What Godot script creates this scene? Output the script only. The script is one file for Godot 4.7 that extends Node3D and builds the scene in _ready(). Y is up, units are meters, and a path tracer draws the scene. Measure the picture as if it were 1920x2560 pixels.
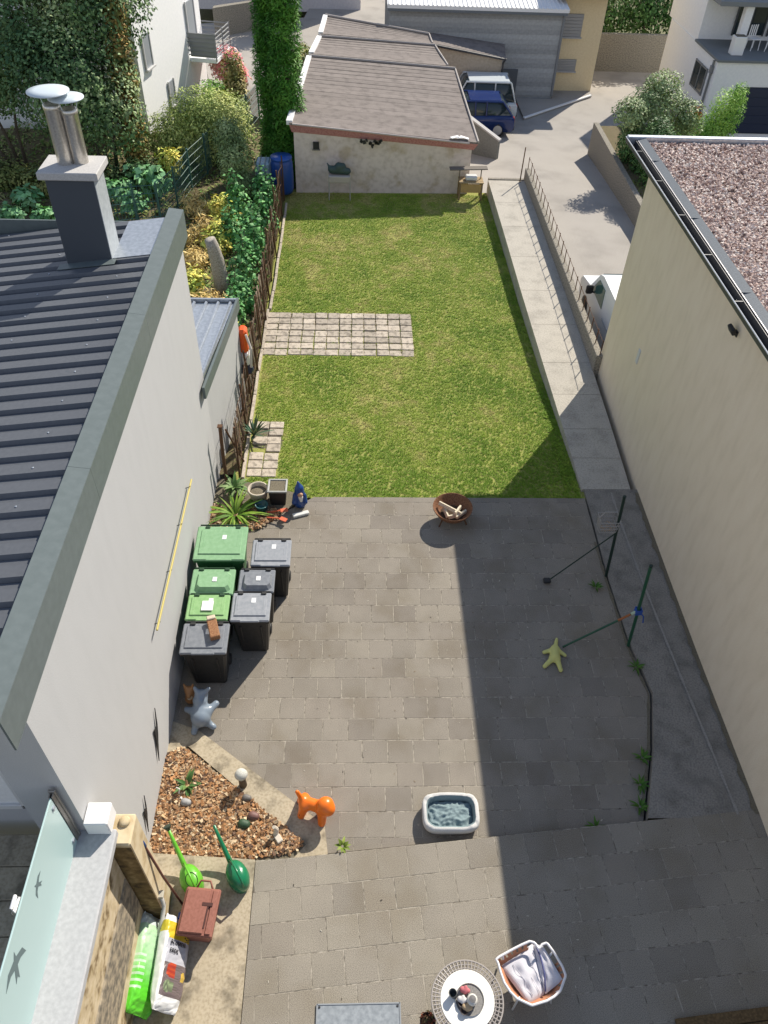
extends Node3D

var rng := RandomNumberGenerator.new()
var M := {}
var taken := {}

# ---------------------------------------------------------------- helpers
func lin(r: float, g: float, b: float, a := 1.0) -> Color:
	var c := Color(r, g, b).linear_to_srgb()
	c.a = a
	return c

func rnd(a: float, b: float) -> float:
	return rng.randf_range(a, b)

func numbered(n: String) -> String:
	if not taken.has(n):
		taken[n] = 0
		return n
	taken[n] += 1
	return "%s_%03d" % [n, taken[n]]

func st_new(smooth := false) -> SurfaceTool:
	var s := SurfaceTool.new()
	s.begin(Mesh.PRIMITIVE_TRIANGLES)
	s.set_smooth_group(0 if smooth else -1)
	return s

func tri(s: SurfaceTool, a: Vector3, b: Vector3, c: Vector3) -> void:
	s.add_vertex(a)
	s.add_vertex(c)
	s.add_vertex(b)

func quad(s: SurfaceTool, a: Vector3, b: Vector3, c: Vector3, d: Vector3) -> void:
	tri(s, a, b, c)
	tri(s, a, c, d)

func done(s: SurfaceTool) -> ArrayMesh:
	s.generate_normals()
	return s.commit()

func box(s: SurfaceTool, c: Vector3, z: Vector3, b := Basis()) -> void:
	bev(s, c, z, 0.0, b)

# a box of size z round c, its edges chamfered by e
func bev(s: SurfaceTool, c: Vector3, z: Vector3, e: float, b := Basis()) -> void:
	var h := z * 0.5
	e = minf(e, minf(h.x, minf(h.y, h.z)) * 0.9)
	var v := func(x: float, y: float, w: float, k: int) -> Vector3:
		var q := Vector3(x * (h.x - (0.0 if k == 0 else e)), y * (h.y - (0.0 if k == 1 else e)), w * (h.z - (0.0 if k == 2 else e)))
		return c + b * q
	var f := func(p: Array) -> void:
		var mid := Vector3.ZERO
		for q in p:
			mid += q
		mid = mid / p.size() - c
		var n: Vector3 = (p[1] - p[0]).cross(p[2] - p[0])
		if n.dot(mid) < 0.0:
			p.reverse()
		for i in range(1, p.size() - 1):
			tri(s, p[0], p[i], p[i + 1])
	for k in 3:
		for sg in [-1.0, 1.0]:
			var p := []
			for q in [[-1.0, -1.0], [1.0, -1.0], [1.0, 1.0], [-1.0, 1.0]]:
				var t := [0.0, 0.0, 0.0]
				t[k] = sg
				t[(k + 1) % 3] = q[0]
				t[(k + 2) % 3] = q[1]
				p.append(v.call(t[0], t[1], t[2], k))
			f.call(p)
	if e <= 0.0:
		return
	for k in 3:
		for q in [[-1.0, -1.0], [1.0, -1.0], [1.0, 1.0], [-1.0, 1.0]]:
			var p := []
			for w in [[-1.0, (k + 1) % 3], [1.0, (k + 1) % 3], [1.0, (k + 2) % 3], [-1.0, (k + 2) % 3]]:
				var t := [0.0, 0.0, 0.0]
				t[k] = w[0]
				t[(k + 1) % 3] = q[0]
				t[(k + 2) % 3] = q[1]
				p.append(v.call(t[0], t[1], t[2], w[1]))
			f.call(p)
	for x in [-1.0, 1.0]:
		for y in [-1.0, 1.0]:
			for w in [-1.0, 1.0]:
				f.call([v.call(x, y, w, 0), v.call(x, y, w, 1), v.call(x, y, w, 2)])

# a round bar along the points, radius r to r2
func tube(s: SurfaceTool, pts: Array, r: float, sides := 8, r2 := -1.0, closed := false) -> void:
	if r2 < 0.0:
		r2 = r
	var n := pts.size()
	var rings := []
	var up := Vector3.UP
	for i in n:
		var d: Vector3
		if closed:
			d = (pts[(i + 1) % n] - pts[(i + n - 1) % n]).normalized()
		else:
			d = (pts[mini(i + 1, n - 1)] - pts[maxi(i - 1, 0)]).normalized()
		if i == 0 and absf(d.dot(up)) > 0.95:
			up = Vector3.RIGHT
		var x := up.cross(d).normalized()
		var y := d.cross(x).normalized()
		up = y
		var rr := lerpf(r, r2, float(i) / maxf(n - 1, 1))
		var ring := []
		for k in sides:
			var a := TAU * k / sides
			ring.append(pts[i] + (x * cos(a) + y * sin(a)) * rr)
		rings.append(ring)
	for i in (n if closed else n - 1):
		var p: Array = rings[i]
		var q: Array = rings[(i + 1) % n]
		for k in sides:
			var k2 := (k + 1) % sides
			quad(s, p[k], p[k2], q[k2], q[k])
	if not closed:
		for k in range(1, sides - 1):
			tri(s, rings[0][0], rings[0][k + 1], rings[0][k])
			tri(s, rings[n - 1][0], rings[n - 1][k], rings[n - 1][k + 1])

# a turned shape: prof holds (radius, height) from bottom to top
func lathe(s: SurfaceTool, prof: Array, sides := 20, xf := Transform3D()) -> void:
	for i in prof.size() - 1:
		var a: Vector2 = prof[i]
		var b: Vector2 = prof[i + 1]
		for k in sides:
			var t := TAU * k / sides
			var u := TAU * (k + 1) / sides
			var p := xf * Vector3(a.x * cos(t), a.y, a.x * sin(t))
			var q := xf * Vector3(a.x * cos(u), a.y, a.x * sin(u))
			var p2 := xf * Vector3(b.x * cos(t), b.y, b.x * sin(t))
			var q2 := xf * Vector3(b.x * cos(u), b.y, b.x * sin(u))
			if a.x > 1e-5 and b.x > 1e-5:
				quad(s, p, p2, q2, q)
			elif b.x > 1e-5:
				tri(s, p, p2, q2)
			elif a.x > 1e-5:
				tri(s, p, p2, q)

# a polygon in x and z, raised from y0 to y1 (y1 may be a function of the corner)
func prism(s: SurfaceTool, poly: Array, y0: float, y1: float, tops := []) -> void:
	var pv := PackedVector2Array(poly)
	if Geometry2D.is_polygon_clockwise(pv):
		poly = poly.duplicate()
		poly.reverse()
		tops = tops.duplicate()
		tops.reverse()
		pv = PackedVector2Array(poly)
	var n := poly.size()
	var top := []
	for i in n:
		top.append(Vector3(poly[i].x, tops[i] if tops.size() else y1, poly[i].y))
	var bot := []
	for i in n:
		bot.append(Vector3(poly[i].x, y0, poly[i].y))
	var t := Geometry2D.triangulate_polygon(pv)
	for i in range(0, t.size(), 3):
		var a: Vector3 = top[t[i]]
		var b: Vector3 = top[t[i + 1]]
		var c: Vector3 = top[t[i + 2]]
		if (b - a).cross(c - a).y < 0.0:
			tri(s, a, c, b)
			tri(s, bot[t[i]], bot[t[i + 1]], bot[t[i + 2]])
		else:
			tri(s, a, b, c)
			tri(s, bot[t[i]], bot[t[i + 2]], bot[t[i + 1]])
	var w := 0.0
	for i in n:
		w += pv[i].x * pv[(i + 1) % n].y - pv[(i + 1) % n].x * pv[i].y
	for i in n:
		var j := (i + 1) % n
		if w < 0.0:
			quad(s, bot[i], bot[j], top[j], top[i])
		else:
			quad(s, bot[j], bot[i], top[i], top[j])

# a polygon in the local x-y plane of xf, pushed along its z by depth
func extrude(s: SurfaceTool, poly: Array, depth: float, xf := Transform3D()) -> void:
	var pv := PackedVector2Array(poly)
	var n := poly.size()
	var t := Geometry2D.triangulate_polygon(pv)
	var w := 0.0
	for i in n:
		w += pv[i].x * pv[(i + 1) % n].y - pv[(i + 1) % n].x * pv[i].y
	for i in range(0, t.size(), 3):
		var ids := [t[i], t[i + 1], t[i + 2]]
		var a := pv[ids[0]]
		var b := pv[ids[1]]
		var c := pv[ids[2]]
		if (b - a).cross(c - a) < 0.0:
			ids.reverse()
		var f := []
		for id in ids:
			f.append(pv[id])
		tri(s, xf * Vector3(f[0].x, f[0].y, depth), xf * Vector3(f[1].x, f[1].y, depth), xf * Vector3(f[2].x, f[2].y, depth))
		tri(s, xf * Vector3(f[0].x, f[0].y, 0), xf * Vector3(f[2].x, f[2].y, 0), xf * Vector3(f[1].x, f[1].y, 0))
	for i in n:
		var j := (i + 1) % n
		var a0 := xf * Vector3(pv[i].x, pv[i].y, 0)
		var b0 := xf * Vector3(pv[j].x, pv[j].y, 0)
		var a1 := xf * Vector3(pv[i].x, pv[i].y, depth)
		var b1 := xf * Vector3(pv[j].x, pv[j].y, depth)
		if w > 0.0:
			quad(s, a0, b0, b1, a1)
		else:
			quad(s, b0, a0, a1, b1)

# a soft body: rounded cones [a, b, ra, rb] melted together, meshed with surface nets
func blob(caps: Array, melt: float, cell: float) -> ArrayMesh:
	var lo := Vector3.INF
	var hi := -Vector3.INF
	for c in caps:
		var r: float = maxf(c[2], c[3]) + melt * 0.5 + cell * 2.0
		lo = lo.min(c[0] - Vector3.ONE * r).min(c[1] - Vector3.ONE * r)
		hi = hi.max(c[0] + Vector3.ONE * r).max(c[1] + Vector3.ONE * r)
	var nx := int(ceil((hi.x - lo.x) / cell)) + 1
	var ny := int(ceil((hi.y - lo.y) / cell)) + 1
	var nz := int(ceil((hi.z - lo.z) / cell)) + 1
	var val := PackedFloat32Array()
	val.resize(nx * ny * nz)
	val.fill(1.0)
	for c in caps:
		var a: Vector3 = c[0]
		var b: Vector3 = c[1]
		var ra: float = c[2]
		var rb: float = c[3]
		var ab := b - a
		var l2 := maxf(ab.length_squared(), 1e-9)
		var pad := Vector3.ONE * (maxf(ra, rb) + melt + cell * 2.0)
		var p0 := ((a.min(b) - pad - lo) / cell).floor()
		var p1 := ((a.max(b) + pad - lo) / cell).ceil()
		for z in range(maxi(0, int(p0.z)), mini(nz, int(p1.z) + 1)):
			for y in range(maxi(0, int(p0.y)), mini(ny, int(p1.y) + 1)):
				for x in range(maxi(0, int(p0.x)), mini(nx, int(p1.x) + 1)):
					var p := lo + Vector3(x, y, z) * cell
					var t := clampf((p - a).dot(ab) / l2, 0.0, 1.0)
					var d := p.distance_to(a + ab * t) - lerpf(ra, rb, t)
					var i := x + nx * (y + ny * z)
					var e := val[i]
					var h := maxf(melt - absf(d - e), 0.0) / maxf(melt, 1e-6)
					val[i] = minf(d, e) - h * h * melt * 0.25
	var s := st_new(true)
	var at := {}
	for z in nz - 1:
		for y in ny - 1:
			for x in nx - 1:
				var i := x + nx * (y + ny * z)
				var sum := Vector3.ZERO
				var m := 0
				var cs := [val[i], val[i + 1], val[i + nx], val[i + nx + 1], val[i + nx * ny], val[i + nx * ny + 1], val[i + nx * ny + nx], val[i + nx * ny + nx + 1]]
				var neg := 0
				for q in cs:
					if q < 0.0:
						neg += 1
				if neg == 0 or neg == 8:
					continue
				for e in [[0, 1], [2, 3], [4, 5], [6, 7], [0, 2], [1, 3], [4, 6], [5, 7], [0, 4], [1, 5], [2, 6], [3, 7]]:
					var u: float = cs[e[0]]
					var v: float = cs[e[1]]
					if (u < 0.0) != (v < 0.0):
						var t := u / (u - v)
						var pa := Vector3(e[0] & 1, (e[0] >> 1) & 1, e[0] >> 2)
						var pb := Vector3(e[1] & 1, (e[1] >> 1) & 1, e[1] >> 2)
						sum += pa.lerp(pb, t)
						m += 1
				at[i] = lo + (Vector3(x, y, z) + sum / m) * cell
	var step := [1, nx, nx * ny]
	for i in at:
		var z: int = i / (nx * ny)
		var y: int = (i / nx) % ny
		var x: int = i % nx
		var pos := [x, y, z]
		for k in 3:
			var k1 := (k + 1) % 3
			var k2 := (k + 2) % 3
			if pos[k1] == 0 or pos[k2] == 0:
				continue
			var u := val[i]
			var v := val[i + step[k]]
			if (u < 0.0) == (v < 0.0):
				continue
			var ids := [i, i - step[k1], i - step[k1] - step[k2], i - step[k2]]
			var ok := true
			for id in ids:
				if not at.has(id):
					ok = false
			if not ok:
				continue
			if u < 0.0:
				quad(s, at[ids[0]], at[ids[1]], at[ids[2]], at[ids[3]])
			else:
				quad(s, at[ids[3]], at[ids[2]], at[ids[1]], at[ids[0]])
	return done(s)

# ---------------------------------------------------------------- scene nodes
func thing(called: String, label: String, category: String, at := Vector3.ZERO, group := "") -> Node3D:
	var o := Node3D.new()
	o.name = numbered(called)
	add_child(o)
	o.position = at
	tag(o, label, category, group)
	return o

func tag(o: Node3D, label: String, category: String, group := "") -> void:
	o.set_meta("label", label)
	o.set_meta("category", category)
	if group:
		o.set_meta("group", group)

func part(called: String, mesh: Variant, mat: Material, parent: Node3D, at := Vector3.ZERO, b := Basis()) -> MeshInstance3D:
	var o := MeshInstance3D.new()
	o.name = called
	o.mesh = done(mesh) if mesh is SurfaceTool else mesh
	o.material_override = mat
	o.transform = Transform3D(b, at)
	parent.add_child(o, true)
	return o

func solo(called: String, mesh: Variant, mat: Material, label: String, category: String, at := Vector3.ZERO, group := "", b := Basis()) -> MeshInstance3D:
	var o := part(numbered(called), mesh, mat, self, at, b)
	tag(o, label, category, group)
	return o

func struct(called: String, mesh: Variant, mat: Material) -> MeshInstance3D:
	var o := part(numbered(called), mesh, mat, self)
	o.set_meta("kind", "structure")
	return o

func struct_node(called: String) -> Node3D:
	var o := Node3D.new()
	o.name = numbered(called)
	add_child(o)
	o.set_meta("kind", "structure")
	return o

# many copies of one mesh: where holds Transform3D, tint holds Color (linear)
func scatter(called: String, mesh: Mesh, mat: Material, where: Array, tint: Array, parent: Node3D) -> MultiMeshInstance3D:
	var mm := MultiMesh.new()
	mm.transform_format = MultiMesh.TRANSFORM_3D
	mm.use_colors = true
	mm.mesh = mesh
	mm.instance_count = where.size()
	for i in where.size():
		mm.set_instance_transform(i, where[i])
		mm.set_instance_color(i, tint[i])
	var o := MultiMeshInstance3D.new()
	o.name = called
	o.multimesh = mm
	o.material_override = mat
	parent.add_child(o, true)
	return o

# ---------------------------------------------------------------- materials
func noise_tex(seed_: int, freq: float, cols: Array, size := 512, oct := 5, kind := FastNoiseLite.TYPE_SIMPLEX_SMOOTH) -> NoiseTexture2D:
	var n := FastNoiseLite.new()
	n.seed = seed_
	n.noise_type = kind
	n.frequency = freq / size
	n.fractal_octaves = oct
	n.fractal_gain = 0.55
	var t := NoiseTexture2D.new()
	t.width = size
	t.height = size
	t.seamless = true
	t.seamless_blend_skirt = 0.25
	t.generate_mipmaps = false
	t.noise = n
	if cols.size():
		var g := Gradient.new()
		var off := PackedFloat32Array()
		var cc := PackedColorArray()
		for i in cols.size():
			if cols[i] is Array:
				off.append(cols[i][0])
				cc.append(cols[i][1])
			else:
				off.append(0.15 + 0.7 * i / maxf(cols.size() - 1, 1))
				cc.append(cols[i])
		g.offsets = off
		g.colors = cc
		t.color_ramp = g
	return t

# a plain material with grain: cols over one tile of `size` metres, freq features a tile; bump in cm
func grain(cols: Array, size: float, freq: float, seed_: int, rough := 0.9, bump := 0.0, bfreq := 60.0, px := 512) -> StandardMaterial3D:
	var m := StandardMaterial3D.new()
	m.roughness = rough
	m.metallic_specular = 0.35
	m.albedo_texture = noise_tex(seed_, freq, cols, px)
	m.uv1_triplanar = true
	m.uv1_world_triplanar = true
	m.uv1_scale = Vector3.ONE / size
	m.uv1_triplanar_sharpness = 4.0
	if bump > 0.0:
		m.heightmap_enabled = true
		var key := "relief_%d" % int(bfreq)
		if not M.has(key):
			M[key] = noise_tex(77 + int(bfreq), bfreq, [], px)
		m.heightmap_texture = M[key]
		m.heightmap_scale = bump
	return m

# large stains laid over it by multiplication
func stain(m: StandardMaterial3D, cols: Array, size: float, freq: float, seed_: int) -> StandardMaterial3D:
	m.detail_enabled = true
	m.detail_blend_mode = BaseMaterial3D.BLEND_MODE_MUL
	m.detail_uv_layer = BaseMaterial3D.DETAIL_UV_2
	m.uv2_triplanar = true
	m.uv2_world_triplanar = true
	m.uv2_scale = Vector3.ONE / size
	m.uv2_triplanar_sharpness = 4.0
	m.detail_albedo = noise_tex(seed_, freq, cols, 512, 4)
	return m

func tone(m: StandardMaterial3D, c: Color) -> StandardMaterial3D:
	var d: StandardMaterial3D = m.duplicate()
	d.albedo_color = c
	return d

func flat(c: Color, rough := 0.6, metal := 0.0, spec := 0.5) -> StandardMaterial3D:
	var m := StandardMaterial3D.new()
	m.albedo_color = c
	m.roughness = rough
	m.metallic = metal
	m.metallic_specular = spec
	return m

func leafy(back := 0.3) -> StandardMaterial3D:
	var m := StandardMaterial3D.new()
	m.vertex_color_use_as_albedo = true
	m.roughness = 0.55
	m.metallic_specular = 0.3
	m.backlight_enabled = true
	m.backlight = Color(back, back, back * 0.6)
	return m

func g1(v: float) -> Color:
	return Color(v, v, v)
# ---------------------------------------------------------------- build
func _ready() -> void:
	rng.seed = 20240
	var cam := Camera3D.new()
	cam.name = "camera"
	cam.basis = Basis(Vector3.UP, deg_to_rad(-3.1)) * Basis(Vector3.RIGHT, deg_to_rad(-45.15)) * Basis(Vector3.BACK, deg_to_rad(2.44))
	cam.position = Vector3(0, 11.5, 0)
	cam.fov = 66.54
	cam.near = 0.1
	cam.far = 600.0
	add_child(cam)
	cam.current = true
	var sky_mat := ProceduralSkyMaterial.new()
	sky_mat.sky_top_color = Color(0.44, 0.53, 0.68)
	sky_mat.sky_horizon_color = Color(0.93, 0.945, 0.96)
	sky_mat.sky_curve = 0.32
	sky_mat.ground_bottom_color = Color(0.3, 0.3, 0.28)
	sky_mat.ground_horizon_color = Color(0.6, 0.62, 0.62)
	sky_mat.sky_energy_multiplier = 0.9
	var sky := Sky.new()
	sky.sky_material = sky_mat
	var env := Environment.new()
	env.background_mode = Environment.BG_SKY
	env.sky = sky
	env.tonemap_mode = Environment.TONE_MAPPER_LINEAR
	env.tonemap_exposure = 1.42
	env.sdfgi_enabled = true
	env.ssao_enabled = true
	env.ssil_enabled = true
	var we := WorldEnvironment.new()
	we.name = "environment"
	we.environment = env
	add_child(we)
	var sun := DirectionalLight3D.new()
	sun.name = "sun"
	sun.light_color = Color(1.0, 0.965, 0.905)
	sun.light_energy = 1.5
	sun.light_angular_distance = 0.5
	sun.shadow_enabled = true
	add_child(sun)
	sun.look_at_from_position(Vector3(0, 30, 0), Vector3(0, 30, 0) + Vector3(-0.690, -1.0, 0.993), Vector3.UP)

	make_materials()
	build_grounds()
	build_lower_patio()
	build_upper_terrace()
	build_lawn()
	build_walkway()
	build_grey_house()
	build_cream_house()
	build_garages()
	build_far_buildings()
	build_garden()
	build_far_plants()
	build_bins()
	build_yard_things()
	build_terrace_things()
	build_near_wall()
	build_vehicles()

func make_materials() -> void:
	M.slab = grain([lin(.13, .115, .1), lin(.275, .25, .213), lin(.4, .365, .315)], .8, 70, 11, 0.92, 0.15, 160, 1024)
	stain(M.slab, [Color(.9, .89, .87), g1(.96), g1(1.0)], 5.3, 4, 12)
	M.slab2 = grain([lin(.14, .125, .108), lin(.29, .265, .223), lin(.42, .385, .33)], .9, 70, 21, 0.92, 0.15, 160, 1024)
	stain(M.slab2, [Color(.91, .9, .88), g1(.96), g1(1.0)], 6.3, 4, 22)
	M.mortar = grain([lin(.12, .105, .085), lin(.29, .265, .22), lin(.4, .365, .31)], 1.7, 14, 31, 0.95, 0.1)
	M.apron = grain([lin(.33, .28, .2), lin(.43, .37, .27), lin(.47, .41, .31)], 1.4, 26, 41, 0.92, 0.1, 110)
	stain(M.apron, [g1(.72), g1(.97), g1(1.0)], 3.1, 7, 42)
	M.ramp = grain([lin(.19, .18, .165), lin(.26, .245, .22), lin(.31, .29, .26)], 1.6, 40, 51, 0.93, 0.1, 110)
	stain(M.ramp, [g1(.85), g1(.97), g1(1.0)], 3.9, 7, 52)
	M.walk = grain([lin(.36, .335, .29), lin(.46, .43, .375), lin(.5, .47, .41)], 1.7, 32, 61, 0.93, 0.1, 110)
	stain(M.walk, [g1(.9), g1(.98), g1(1.0)], 5.1, 8, 62)
	M.oldwall = grain([lin(.12, .11, .095), lin(.26, .24, .2), lin(.36, .33, .28)], 1.2, 18, 71, 0.95, 0.25, 60)
	M.scuff = grain([lin(.24, .23, .21), lin(.36, .345, .32)], .7, 20, 81, 0.95)
	M.dirt = grain([lin(.09, .078, .055), lin(.19, .165, .125), lin(.15, .14, .085)], .8, 22, 91, 0.98, 0.4)
	M.soil = grain([lin(.09, .065, .04), lin(.17, .13, .08), lin(.12, .14, .05)], 1.6, 20, 101, 0.98, 0.8)
	M.turf = grain([lin(.17, .2, .045), lin(.27, .29, .075), lin(.38, .34, .13)], 2.2, 40, 111, 0.98, 0.3)
	M.road = grain([lin(.3, .28, .25), lin(.38, .355, .325), lin(.43, .405, .37)], 2.3, 60, 121, 0.95, 0.15, 160)
	stain(M.road, [g1(.9), g1(.98), g1(1.0)], 14.0, 6, 122)
	M.earth = grain([lin(.12, .11, .06), lin(.2, .19, .11), lin(.1, .14, .05)], 6.0, 30, 131, 0.98)
	M.render_grey = grain([lin(.425, .43, .438), lin(.475, .48, .488), lin(.515, .52, .528)], 1.1, 70, 141, 0.93, 0.12, 150)
	stain(M.render_grey, [g1(.985), g1(.995), g1(1.0)], 4.2, 6, 142)
	M.render_grey.uv2_scale = Vector3(.45, .12, .45)
	M.render_cream = grain([lin(.72, .62, .47), lin(.8, .69, .535), lin(.85, .745, .585)], 1.3, 60, 151, 0.93, 0.12, 150)
	stain(M.render_cream, [Color(.965, .96, .95), Color(.99, .985, .98), g1(1.0)], 2.4, 7, 152)
	M.render_cream.uv2_scale = Vector3(.5, .13, .5)
	M.render_garage = grain([lin(.56, .48, .43), lin(.66, .575, .525), lin(.7, .615, .565)], 3.4, 14, 161, 0.95, 0.12, 150)
	stain(M.render_garage, [Color(.9, .88, .82), g1(.98), g1(1.0), g1(1.0)], 6.3, 6, 162)
	M.anthracite = grain([lin(.098, .106, .12), lin(.112, .12, .135)], 1.4, 20, 171, 0.38)
	M.fascia = grain([lin(.115, .14, .142), lin(.135, .162, .165)], 1.9, 12, 181, 0.4)
	M.zinc = grain([lin(.36, .4, .45), lin(.5, .54, .6)], .9, 9, 191, 0.35)
	M.zinc.metallic = 0.6
	M.steel = grain([lin(.55, .52, .47), lin(.7, .67, .62)], .5, 12, 201, 0.28)
	M.steel.metallic = 0.85
	M.capstone = grain([lin(.42, .41, .4), lin(.52, .51, .5)], .8, 20, 211, 0.9)
	M.felt = grain([lin(.19, .165, .15), lin(.245, .215, .2), lin(.28, .25, .235)], 2.0, 60, 221, 0.95, 0.1)
	stain(M.felt, [g1(.85), g1(.97), g1(1.0)], 5.0, 10, 222)
	M.white = grain([lin(.76, .76, .76), lin(.82, .82, .82)], 1.5, 20, 231, 0.8)
	M.black = flat(lin(.015, .016, .018), 0.6)
	M.rust = grain([lin(.06, .035, .022), lin(.13, .065, .035), lin(.1, .07, .05)], .5, 14, 241, 0.85)
	M.glass = flat(lin(.03, .045, .05), 0.05)
	M.leaf = leafy()

func build_grounds() -> void:
	var s := st_new()
	quad(s, Vector3(-260, -1.4, 60), Vector3(260, -1.4, 60), Vector3(260, -1.4, -400), Vector3(-260, -1.4, -400))
	struct("ground", s, M.earth)
	s = st_new()
	var strips := [[-15.5, -.45, 6.1, 10.2], [-25.0, -.5, 6.1, 10.2], [-27.4, -.6, 3.9, 10.2], [-31.0, -.82, 3.9, 11.5], [-34.8, -1.12, 3.3, 18.0], [-36.5, -1.22, 3.0, 34.0], [-46.5, -1.22, 1.0, 34.0]]
	for i in strips.size() - 1:
		var a: Array = strips[i]
		var b: Array = strips[i + 1]
		quad(s, Vector3(a[2], a[1], a[0]), Vector3(a[3], a[1], a[0]), Vector3(b[3], b[1], b[0]), Vector3(b[2], b[1], b[0]))
	struct("road", s, M.road)
	s = st_new()
	prism(s, [Vector2(-3.0, -40.8), Vector2(-3.0, -52), Vector2(-9, -50), Vector2(-6.7, -39.5), Vector2(-5.0, -36.6), Vector2(-3.2, -34.5)], -1.5, -.445)
	struct("courtyard", s, M.road)
	s = st_new()
	prism(s, [Vector2(-3.2, -41.8), Vector2(1.4, -41.8), Vector2(1.4, -47), Vector2(3.5, -62), Vector2(-2.0, -62), Vector2(-3.0, -52)], -1.5, -.43)
	struct("lane", s, M.road)
	# soil of the vegetable garden next door
	s = st_new()
	var cols := 40
	var nz := FastNoiseLite.new()
	nz.seed = 5
	nz.frequency = 0.6
	for i in cols:
		for j in cols:
			var q := []
			for d in [[0, 0], [0, 1], [1, 1], [1, 0]]:
				var x = -15.0 + 12.5 * (i + d[0]) / cols
				var z = -12.6 - 20.0 * (j + d[1]) / cols
				q.append(Vector3(x, -.04 + nz.get_noise_2d(x, z) * .07, z))
			quad(s, q[0], q[3], q[2], q[1])
	struct("garden_soil", s, M.soil)

func slab_meshes(w: float, d: float) -> Array:
	var a := []
	for k in 4:
		var s := st_new()
		bev(s, Vector3(0, -.025, 0), Vector3(w, .05, d), .003 + .001 * k)
		a.append(done(s))
	return a

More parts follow.
